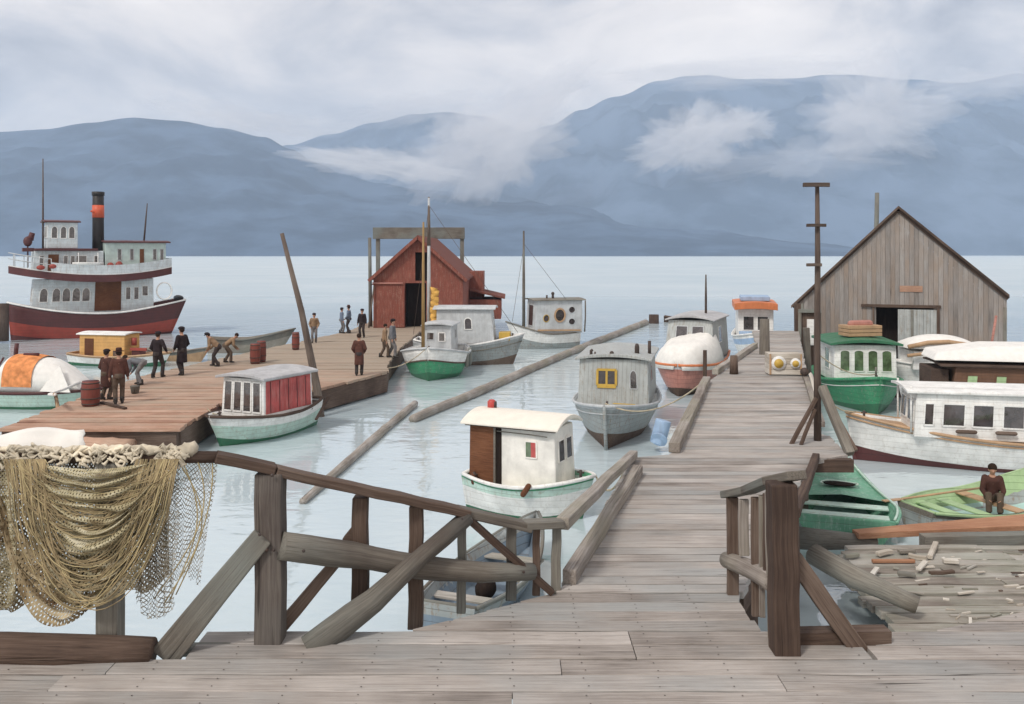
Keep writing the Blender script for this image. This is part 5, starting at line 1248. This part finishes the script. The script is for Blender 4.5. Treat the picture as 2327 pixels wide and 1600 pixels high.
bone('thwart', M['brown'], b, lambda m: m.box((-.2, -.5, .3), (.1, .5, .34)))

# ---- the steamer
b = boat('steamer', 'old two decked steamer with red hull and tall black funnel', 'steamship', (-35.0, 60.3), (-26.1, 66.6))
L_ = 11.5
H = Hull(10.8, 4.0, 1.75, sb=.85, ss=.75, sw=.62, zk=-.6, full=2.0, rake=.15, flare=.3, bul=.3, n=30, tm=.42, srake=.7)
b.scale.x = .96; b.location.x += .35
H.build(b, [(.30, M['maroon']), (.60, M['redhull']), (1, M['maroon'])], gun=M['white'], deckmat=M['lgrey'], gr=.06)
c, f = house(b, -4.0, 4.2, 2.7, 1.1, 1.62, 4.15, M['shipw'], rake=.2, tumble=.05, name='lower_cabin')
for u in (.90, .80, .72, .64, .56):                       # port side is the one towards us
    window(b, f['port'], 1 - u - .045, .38, 1 - u + .02, .76, M['white'], M['glass'], arch=.4, fw=.05)
slab(b, f['port'], .50, .1, .72, .95, M['doorb'], 'freight_door', .04); window(b, f['port'], .76, .4, .80, .75, M['white'], M['glass']); window(b, f['port'], .83, .4, .87, .75, M['white'], M['glass'])
window(b, f['port'], .90, .5, .95, .78, M['white'], M['glass']); window(b, f['fore'], .2, .4, .4, .75, M['white'], M['glass']); window(b, f['fore'], .6, .4, .8, .75, M['white'], M['glass'])
for y in (-.4, .5): bone('stern_wheel_guard', M['white'], b, lambda m: m.tube([(-5.1, 1.25 + y * .2, 2.5 + .65 + .65 * math.sin(a)) if False else (-4.75 + .55 * math.cos(a), 1.45 + y * .2, 3.2 + .62 * math.sin(a)) for a in [2 * math.pi * k / 18 for k in range(19)]], .045, 6))
# upper deck slab with its dark band and white bulwark
UD = Hull(10.6, 4.1, .55, sb=.65, ss=.50, sw=.72, zk=0, full=2.4, rake=.2, flare=.06, bul=.1, n=30, tm=.42)
class Up(Hull): pass
ud = thing('tmp', None, None); 
def band(z0, h, mat, name, inset=0.0):
    rs = []
    for i in range(31):
        t = i / 30; zz = z0 + (UD.zs(t) - .55) * 1.0; w = max(.05, UD.w(t) - inset); x = -5.3 + 10.6 * t + .25 * t
        rs.append([Vector((x, -w, zz)), Vector((x, -w - .02, zz + h)), Vector((x, w + .02, zz + h)), Vector((x, w, zz))])
    return bone(name, mat, b, lambda m: m.rings(rs, True, True, smooth=False))
bpy.data.objects.remove(ud)
band(3.95, .50, M['maroon'], 'upper_deck'); band(4.452, .07, M['white'], 'deck_edge', .0)
def bulw(m):
    for sd in (-1, 1):
        ts = [i / 30 for i in range(0, 24)]
        P = [Vector((-5.3 + 10.85 * t, sd * UD.w(t), 4.52 + (UD.zs(t) - .55))) for t in ts]
        for a, c2 in zip(P, P[1:]): m.prism([a, c2, c2 + Vector((0, 0, .62)), a + Vector((0, 0, .62))], (0, -sd * .05, 0))
    m.prism([(-5.3, -UD.w(0), 5.0), (-5.3, UD.w(0), 5.0), (-5.3, UD.w(0), 5.62), (-5.3, -UD.w(0), 5.62)], (.05, 0, 0))
bone('bulwark', M['shipw'], b, bulw)
def rails(m):
    for sd in (-1, 1):
        ts = [i / 30 for i in range(23, 31)]
        P = [Vector((-5.3 + 10.85 * t, sd * (UD.w(t) - .06), 4.52 + (UD.zs(t) - .55))) for t in ts]
        for h in (.45, .85): m.tube([p + Vector((0, 0, h)) for p in P], .03, 5)
        for p in P[::2]: m.tube([p, p + Vector((0, 0, .86))], .03, 5)
bone('deck_rail', M['lgrey'], b, rails)
c, f = house(b, -.5, 4.1, 2.4, 1.5, 4.45, 6.15, M['shipw'], rake=.1, name='fore_cabin'); [window(b, f['port'], u, .4, u + .06, .8, M['white'], M['glass'], fw=.04) for u in (.08, .42, .52, .86)]; slab(b, f['port'], .2, .05, .35, .85, M['doorb'], 'door'); window(b, f['port'], .6, .4, .75, .8, M['white'], M['glass'])
band_ = bone('cabin_roof', M['maroon'], b, lambda m: m.box((-.1, -1.3, 6.15), (4.0, 1.3, 6.32)), bevel=.02)
c, f = house(b, 1.2, 3.2, 1.9, 1.7, 6.33, 8.15, M['shipw'], rake=.08, tumble=.04, name='pilothouse')
for u in (.12, .42, .70): window(b, f['port'], u, .38, u + .2, .84, M['white'], M['glass'], arch=.3, fw=.05)
for u in (.1, .4, .7): window(b, f['fore'], u, .4, u + .22, .85, M['white'], M['glass'], fw=.05)
roofslab(b, 1.0, 3.4, 2.2, 2.0, 8.13, M['maroon'], camber=.12, th=.08)
c, f = house(b, -4.9, -.6, 2.7, 2.5, 4.45, 6.75, M['aft'], tumble=.03, name='after_cabin'); slab(b, f['port'], .56, .05, .63, .8, M['doorb'], 'door'); 
for u in (.2, .4, .78, .9): window(b, f['port'], u, .45, u + .06, .8, M['lgrey'], M['glass'], fw=.04)
roofslab(b, -5.2, -.5, 3.1, 2.9, 6.73, M['maroon'], camber=.1, th=.1)
fu = bone('funnel', M['black'], b, lambda m: m.tube([(-.35, 0, 5.0), (-.35, 0, 10.35), (-.35, 0, 10.4)], [.42, .40, .34], 18))
bone('funnel_band', M['band'], fu, lambda m: m.tube([(-.35, 0, 8.55), (-.35, 0, 9.45)], [.425, .42], 18)); bone('funnel_rim', M['black'], fu, lambda m: m.tube([(-.35, 0, 10.15), (-.35, 0, 10.42)], [.45, .45], 18))
bone('steam_whistle', M['band'], fu, lambda m: m.tube([(-.0, .42, 8.9), (.25, .55, 9.0)], .07, 7))
mast(b, 3.35, .0, 6.3, 12.6, .07); mast(b, -3.6, .0, 6.7, 9.7, .07, dx=-.25)
bone('ship_lamp', M['maroon'], b, lambda m: (m.tube([(4.35, .2, 5.0), (4.35, .2, 6.6)], .05, 7), m.ball((4.35, .2, 6.8), .3, sc=(1, .8, 1.2)), m.box((4.0, -.1, 6.1), (4.7, .5, 6.35)), m.tube([(4.2, .2, 6.9), (4.05, .2, 7.4)], [.22, .18], 8)))
lb = bone('lifeboat', M['white'], b, lambda m: m.rings([[Vector((x, 1.75 + w * math.cos(a), 5.35 + .28 * math.sin(a))) for a in [math.pi + math.pi * k / 8 for k in range(9)]] for x, w in ((-.4, .03), (.0, .3), (.7, .36), (1.3, .3), (1.7, .03))], True, True))
bone('davit', M['white'], b, lambda m: (m.tube([(.0, 1.75, 4.8), (.0, 1.85, 5.9), (.0, 1.75, 6.0)], .035, 6), m.tube([(1.3, 1.75, 4.8), (1.3, 1.85, 5.9), (1.3, 1.75, 6.0)], .035, 6)))
for i, x in enumerate((-.9, -1.5, 2.2, 2.9, 3.7)): bone('deck_bundle', M['redhull'], b, lambda m: m.ball((x, 1.55, 5.0 + .08 * (i % 2)), .28, sc=(1, .7, 1.2 if i < 2 else .6)))
bone('rubbing_post', M['black'], b, lambda m: m.ball((-6.2, 0, 2.6), .3, sc=(1, 3.2, .7)))
piece('mooring_pile', 'dark stubby mooring pile at the bow of the steamer', 'piling', M['pole'], lambda m: m.tube([D(4, 775, 59), D(6, 690, 59)], [.42, .38], 12, rough=.06), loc=tuple(D(4, 775, 59)))
# ------------------------------------------------------------------ people
M['coatbrown'] = cloth('dark_brown_coat', (0.075, 0.035, 0.028), 0.3); M['coatblack'] = cloth('black_coat', (0.028, 0.020, 0.022), 0.3)
M['coatgrey'] = cloth('grey_jacket', (0.15, 0.155, 0.17), 0.3); M['coattan'] = cloth('tan_jacket', (0.24, 0.16, 0.10), 0.3); M['coatblue'] = cloth('blue_grey_jacket', (0.14, 0.17, 0.23), 0.3)
M['coatred'] = cloth('red_brown_coat', (0.095, 0.042, 0.032), 0.3)
M['trousd'] = cloth('dark_trousers', (0.05, 0.04, 0.038), 0.3); M['trousb'] = cloth('brown_trousers', (0.11, 0.08, 0.06), 0.3); M['trousg'] = cloth('grey_trousers', (0.18, 0.17, 0.17), 0.3)
M['hair'] = cloth('dark_hair', (0.03, 0.018, 0.012), 0.2); M['boots'] = paint('black_boots', (0.02, 0.017, 0.015), amt=.2)
def person(label, loc, rz, h=1.75, lean=0.0, coat='coatbrown', trous='trousd', hat='cap', long=False, stride=.12, hands=None, look=0.0, seated=False, feet=None, group=None):
    """local +x is the way the person faces; one continuous body, clothes as children"""
    k = h / 1.75
    t = thing('person', label, 'person', loc, rz, group)
    hip = Vector((0, 0, .93 if not seated else .10)); ln = R(lean); up = Vector((math.sin(ln), 0, math.cos(ln))); fw = Vector((math.cos(ln), 0, -math.sin(ln)))
    if lean > 40: hip.x -= .12; hip.z -= .04
    neck = hip + up * .53; hup = Vector((math.sin(ln * .75 + look), 0, math.cos(ln * .75 + look))); hfw = Vector((hup.z, 0, -hup.x))
    head = neck + hup * .17
    sh = {s: neck - up * .05 + Vector((0, s * .19, 0)) for s in (-1, 1)}
    if hands is None: hands = {-1: (.06, -.27, -.56), 1: (.06, .27, -.56)}
    hand = {s: sh[s] + Vector((hands[s][0], hands[s][1] - s * .19, hands[s][2])) for s in (-1, 1)}
    def joint(a, b, l1, l2, pole):
        d = b - a; L = min(d.length, (l1 + l2) * .999); d.normalize(); x = (l1 * l1 - l2 * l2 + L * L) / (2 * L); hh = math.sqrt(max(0, l1 * l1 - x * x))
        p = (pole - d * pole.dot(d)).normalized(); return a + d * x + p * hh, a + d * L
    elb = {}; 
    for s in (-1, 1): elb[s], hand[s] = joint(sh[s], hand[s], .30, .26, Vector((-.8, s * .5, 0)))
    foot = feet or {-1: Vector((stride, -.10, .08)), 1: Vector((-stride, .10, .08))}
    knee = {}; hj = {s: hip + Vector((0, s * .09, -.03)) for s in (-1, 1)}
    for s in (-1, 1): knee[s], foot[s] = joint(hj[s], Vector(foot[s]), .44, .43, Vector((1, s * .1, .15 if not seated else 1)))
    sc = lambda p: Vector(p) * k
    def body(m):
        T = lambda pts, rad, **kw: m.tube([sc(p) for p in pts], [r * k for r in rad], 12, roundcap=True, **kw)
        T([hip, hip + up * .2, hip + up * .40, neck - up * .04], [.125, .115, .135, .10]); T([neck - up * .06, head], [.055, .055])
        # head: skull, jaw, nose, ears
        T([head - hup * .07 + hfw * .02, head - hup * .01 + hfw * .012, head + hup * .07], [.062, .083, .078])
        T([head + hfw * .085 - hup * .005, head + hfw * .112 - hup * .035], [.012, .017])
        for s in (-1, 1):
            e = head + Vector((0, s * .086, 0)) - hup * .01; T([e + hup * .02, e - hup * .025], [.016, .013])
            T([sh[s], elb[s], hand[s]], [.05, .042, .03])
            dv = (hand[s] - elb[s]).normalized(); sd = Vector((0, s, 0)); pal = hand[s] + dv * .06
            T([hand[s], pal], [.03, .036])
            cr = fw * .6 + Vector((.3, 0, 0)); cr.normalize()
            for i, fl in enumerate((.062, .075, .07, .055)):
                o = cr * (-.028 + .019 * i); a = pal + dv * .025 + o; m.tube([sc(a), sc(a + dv * fl * .5), sc(a + dv * fl * .9 - sd * fl * .35)], [.0095 * k, .009 * k, .008 * k], 6, roundcap=True)
            a = hand[s] + dv * .02 + cr * .03; m.tube([sc(a), sc(a + cr * .03 + dv * .03), sc(a + cr * .035 + dv * .06)], [.012 * k, .011 * k, .009 * k], 6, roundcap=True)
            T([hj[s], knee[s], foot[s]], [.075, .055, .042]); T([foot[s] + Vector((-.03, 0, -.03)), foot[s] + Vector((.14, s * .02, -.045))], [.042, .035])
    bone('body', M['skin'], t, body, remesh=.013 * k)
    def trousers(m):
        m.tube([sc(hip + up * .06), sc(hip - up * .02), sc(hip - Vector((0, 0, .1)))], [.155 * k, .16 * k, .14 * k], 14, ell=1.08)
        for s in (-1, 1): m.tube([sc(hj[s] + Vector((0, 0, .02))), sc(hj[s] * .5 + knee[s] * .5), sc(knee[s]), sc(knee[s] * .5 + foot[s] * .5), sc(foot[s] + Vector((0, 0, -.0)))], [.105 * k, .095 * k, .08 * k, .075 * k, .075 * k], 12)
    bone('trousers', M[trous], t, trousers, remesh=.018 * k)
    for s in (-1, 1): bone('boot', M['boots'], t, lambda m: (m.tube([sc(foot[s] + Vector((-.02, 0, .10))), sc(foot[s] + Vector((-.025, 0, -.02)))], [.06 * k, .058 * k], 10, roundcap=True), m.tube([sc(foot[s] + Vector((-.05, 0, -.035))), sc(foot[s] + Vector((.07, s * .01, -.035))), sc(foot[s] + Vector((.15, s * .02, -.045)))], [.045 * k, .047 * k, .036 * k], 10, roundcap=True)), remesh=.016 * k)
    def coatf(m):
        hem = hip - Vector((0, 0, .48 if long else .10)); 
        if seated: hem = hip + Vector((.02, 0, -.02))
        rs = []
        for q, (w, dp) in ((0, (.20 if long else .185, .16 if long else .14)), (.3, (.18, .14)), (.55, (.17, .13)), (.85, (.205, .135)), (.95, (.18, .11)), (1.0, (.075, .075))):
            base = hem if q == 0 else hip * (1) + up * (.53 * q - (.14 if q == .3 else 0))
            rs.append([sc(base + Vector((0, w * math.cos(a), 0)) + fw * dp * math.sin(a)) for a in [2 * math.pi * i / 16 for i in range(16)]])
        m.rings(rs, True, True)
        for s in (-1, 1): m.tube([sc(sh[s] - Vector((0, s * .03, 0))), sc(elb[s]), sc(elb[s] * .15 + hand[s] * .85)], [.085 * k, .07 * k, .055 * k], 12, roundcap=True)
        m.tube([sc(neck - up * .03), sc(neck + up * .03)], [.085 * k, .072 * k], 12)
    bone('coat', M[coat], t, coatf, remesh=.018 * k)
    top = head + hup * .085
    if hat != 'none': bone('hair', M['hair'], t, lambda m: m.ball(sc(head + hup * .03 - hfw * .018), .098 * k, 14, 9, sc=(1, .98, 1)))
    else: bone('hair', M['hair'], t, lambda m: m.ball(sc(head + hup * .05 - hfw * .012), .104 * k, 14, 9))
    if hat == 'cap':
        bone('cap', M['coatblack'], t, lambda m: (m.ball(sc(top + hup * .01), .115 * k, 14, 8, sc=(1.05, 1.05, .62)), m.prism([sc(top + hfw * .06 + Vector((0, y, 0)) * 1 + hfw * x) for x, y in ((0, -.085), (.09, -.05), (.105, 0), (.09, .05), (0, .085))], tuple(sc(hup * .015)))))
    elif hat == 'brim':
        bone('hat', M['coatbrown'], t, lambda m: (m.tube([sc(top - hup * .01), sc(top + hup * .006)], [.17 * k, .165 * k], 16), m.tube([sc(top), sc(top + hup * .10), sc(top + hup * .115)], [.10 * k, .09 * k, .06 * k], 14)))
    return t
def dockp(px, py): return tuple(G(px, py, QZ + .012))
to_cam = R(-90)
pocket = {-1: (.16, -.20, -.46), 1: (.16, .20, -.46)}
person('person in long dark brown coat standing nearest the red barrel', dockp(240, 908), R(70), 1.72, 4, 'coatbrown', 'trousb', 'cap', True, .06, pocket)
person('person in brown jacket and tall hat beside the long coated one near the barrel', dockp(270, 918), R(115), 1.82, 2, 'coatred', 'trousb', 'brim', False, .10)
person('person in grey bending far down over a round bucket', dockp(318, 874), R(180), 1.70, 82, 'coatgrey', 'trousg', 'none', False, .10, {-1: (.05, -.16, -.5), 1: (.05, .16, -.5)})
person('person in black jacket and dark trousers with legs apart and elbow out', dockp(358, 858), R(80), 1.85, 3, 'coatblack', 'trousd', 'cap', False, .16, {-1: (.10, -.30, -.40), 1: (.16, .20, -.45)})
person('tall person in long black coat and cap standing alone on the dock', dockp(414, 852), R(150), 1.98, 3, 'coatblack', 'trousd', 'cap', True, .12, pocket)
person('person in tan jacket stooping towards the pale tan skiff', dockp(490, 832), R(175), 1.72, 46, 'coattan', 'trousd', 'cap', False, .16, {-1: (.15, -.2, -.48), 1: (.1, .2, -.5)})
person('person in tan jacket crouching forward in front of the brown rowboat', dockp(518, 824), R(20), 1.6, 52, 'coattan', 'trousb', 'none', False, .14, {-1: (.2, -.2, -.45), 1: (.15, .2, -.5)})
person('person in tan jacket and grey trousers standing right of the leaning pole', dockp(714, 779), R(-80), 1.66, 2, 'coattan', 'trousg', 'cap', False, .07, pocket)
person('person in blue grey jacket at the left of the talking pair', dockp(776, 757), R(20), 1.6, 2, 'coatblue', 'trousg', 'cap', False, .08)
person('person in blue grey jacket and dark trousers at the right of the talking pair', dockp(793, 757), R(170), 1.72, 2, 'coatblue', 'trousd', 'brim', False, .08, pocket)
person('person in black jacket standing in front of the boathouse wall', dockp(823, 767), R(-100), 1.7, 0, 'coatblack', 'trousd', 'cap', False, .05)
person('person in long red brown coat alone near the boat side of the dock', dockp(816, 853), R(95), 1.72, 2, 'coatred', 'trousd', 'none', True, .07, pocket)
person('person in tan jacket walking beside the grey jacketed one by the green boat', dockp(873, 812), R(10), 1.62, 6, 'coattan', 'trousb', 'none', False, .2)
person('person in grey jacket and cap walking by the bow of the green boat', dockp(890, 812), R(-10), 1.85, 5, 'coatgrey', 'trousg', 'cap', False, .2)
# the one who sits in the skiff
v = skiff_root.matrix_basis if False else (Matrix.Translation(skiff_root.location) @ skiff_root.rotation_euler.to_matrix().to_4x4())
p = v @ Vector((.15, 0, .42))
person('person in dark brown jacket with dark hair sitting in the light green skiff', tuple(p), R(-110), 1.6, 10, 'coatbrown', 'trousb', 'none', False, .1, {-1: (.28, -.14, -.42), 1: (.28, .14, -.42)}, seated=True,
       feet={-1: Vector((.42, -.12, -.18)), 1: Vector((.42, .12, -.18))})

# ------------------------------------------------------------------ barrels, posts and other small things on the dock
def barrel(label, px, py, h, r, mat='redhull', group=None):
    c = G(px, py, QZ + .014); t = thing('barrel', label, 'barrel', tuple(c), rnd.uniform(0, 3), group)
    prof = [(0, .86), (.12, .93), (.3, .99), (.5, 1.0), (.7, .99), (.88, .93), (1.0, .86)]
    bone('staves', M[mat], t, lambda m: m.tube([(0, 0, h * q) for q, _ in prof], [r * w for _, w in prof], 18))
    for q, w in ((.08, .915), (.3, 1.0), (.7, 1.0), (.92, .915)): bone('hoop', M['iron'], t, lambda m: m.tube([(0, 0, h * q - .02), (0, 0, h * q + .02)], r * w + .008, 18))
    bone('lid', M['maroon'], t, lambda m: m.tube([(0, 0, h * .985), (0, 0, h * 1.004)], r * .8, 18))
M['barrel'] = paint('faded_red_barrel', (0.21, 0.055, 0.04), amt=.4, planks=.08, vertical=True, dirt=(.1, .04, .03))
barrel('big dark red barrel on the dock beside two standing people', 206, 921, .82, .30, 'barrel')
barrel('red barrel left of a matching one near the brown rowboat', 580, 826, .92, .24, 'barrel', 'pair of barrels on the dock edge')
barrel('red barrel right of a matching one near the brown rowboat', 594, 822, .98, .22, 'barrel', 'pair of barrels on the dock edge')
barrel('slim red barrel on the far dock edge left of the leaning pole', 672, 794, .9, .2, 'barrel')
piece('bucket', 'round grey bucket on the dock below the bending person', 'bucket', M['rail'], lambda m: m.tube([G(307, 893, QZ + .01), G(307, 893, QZ + .01) + Vector((0, 0, .24)), G(307, 893, QZ + .01) + Vector((0, 0, .26))], [.13, .17, .18], 14, cap=True), loc=tuple(G(307, 893, QZ)))
piece('mooring_post', 'short tan post with white rope at the near left dock edge', 'post', M['tan'], lambda m: m.tube([G(134, 940, QZ - .1), G(126, 898, QZ) + Vector((0, 0, .02)), G(128, 940, QZ) + Vector((-.06, 0, .62))], [.07, .06, .05], 9, rough=.05), loc=tuple(G(134, 940, QZ)))
piece('mooring_line', 'white rope running from the short tan post to the canvas covered boat', 'rope', M['canvas'], lambda m: m.tube([G(128, 940, QZ) + Vector((-.04, 0, .6)), Vector((-16.2, 30.8, 1.05)), Vector((-16.6, 32.6, .95)), Vector((-16.7, 34.0, 1.0))], .05, 7), loc=(-16, 30, 1))
piece('dock_plank', 'dark loose plank lying beside the red barrel', 'plank', M['brown'], lambda m: m.beam(G(230, 914, QZ + .05), G(285, 928, QZ + .05), .12, .06), loc=tuple(G(250, 918, QZ)))

# ------------------------------------------------------------------ things at the end of the walkway
cr_ = G(1780, 850, DZ + .012); t = thing('fish_box', 'pale box with two yellow discs at the end of the walkway', 'box', tuple(cr_), R(-5))
bone('box_body', M['scrap'], t, lambda m: [m.box((-.48, -.3, .02 + i * .155), (.48, .3, .165 + i * .155)) for i in range(4)], bevel=.01)
for x, r in ((-.2, .21), (.28, .15)):
    o = bone('disc', M['white'], t, lambda m: m.tube([(x, -.305, .36), (x, -.34, .36)], r, 20)); bone('disc_center', M['yellow'], o, lambda m: m.tube([(x, -.335, .35), (x, -.352, .35)], r * .65, 18))
for x in (-.46, .42): bone('corner_strip', M['tan'], t, lambda m: m.box((x, -.32, .02), (x + .05, -.304, .63)))
piece('mooring_post', 'thick brown mooring post at the left end of the walkway', 'post', M['rail'], lambda m: m.tube([G(1737, 805, DZ) + Vector((0, 0, -2.2)), G(1737, 805, DZ), G(1737, 805, DZ) + Vector((0, 0, 1.25))], [.2, .19, .17], 10, rough=.05), loc=tuple(G(1737, 805, DZ)))
piece('mooring_post', 'short dark bollard on the walkway edge by the boat under white canvas', 'post', M['brown'], lambda m: m.tube([G(1660, 850, DZ) + Vector((.1, 0, 0)), G(1660, 850, DZ) + Vector((.1, 0, .55))], [.13, .11], 9, rough=.05), loc=tuple(G(1660, 850, DZ)))
piece('bucket', 'small dark bucket by the pole side of the walkway end', 'bucket', M['iron'], lambda m: m.tube([G(1828, 845, DZ + .012), G(1828, 845, DZ + .25)], [.09, .12], 12), loc=tuple(G(1828, 845, DZ)))
t = thing('net_shed_stall', 'narrow dark doorway stall with white board beside the warehouse corner', 'stall', tuple(D(1840, 830, 40.2)), R(-16))
bone('frame', M['rail'], t, lambda m: (m.box((-.5, 0, 0), (-.36, .2, 2.5), axis=2), m.box((.36, 0, 0), (.5, .2, 2.4), axis=2), m.box((-.5, -.02, 2.4), (.5, .22, 2.55))))
bone('board', M['white'], t, lambda m: m.box((-.12, .05, .9), (.3, .1, 2.1)), bevel=.02)
bone('back_board', M['brown'], t, lambda m: m.box((-.36, .15, 0), (.36, .19, 2.4)))

# ------------------------------------------------------------------ mooring lines
def line(label, a, b, sag=.35, r=.022):
    a, b = Vector(a), Vector(b); pts = [a.lerp(b, k / 14) - Vector((0, 0, sag * 4 * (k / 14) * (1 - k / 14))) for k in range(15)]
    piece('mooring_line', label, 'rope', M['rope'], lambda m: m.tube(pts, r, 6), loc=tuple(a))
line('rope from the small white cabin boat to the sloping rail timber', (1.9, 20.0, .95), (2.1, 15.5, 2.5), .5)
line('rope from the bow of the grey fishing boat to the walkway', (2.85, 26.9, 1.4), (5.3, 24.2, 2.5), .5)
line('rope from the mint green boat to the floating dock', (-9.1, 27.5, 1.0), (-9.9, 28.6, .95), .1)
line('rope from the bow of the white cruiser to the walkway', (9.95, 25.5, 1.4), (8.45, 25.0, 2.5), .3)
line('rope from the green pilothouse boat to the walkway', (13.45, 32.6, 1.5), (11.0, 32.0, 2.45), .3)
line('rope from the green bowed boat to the floating dock', (-3.95, 41.2, 1.6), (-5.4, 38.6, .95), .2)
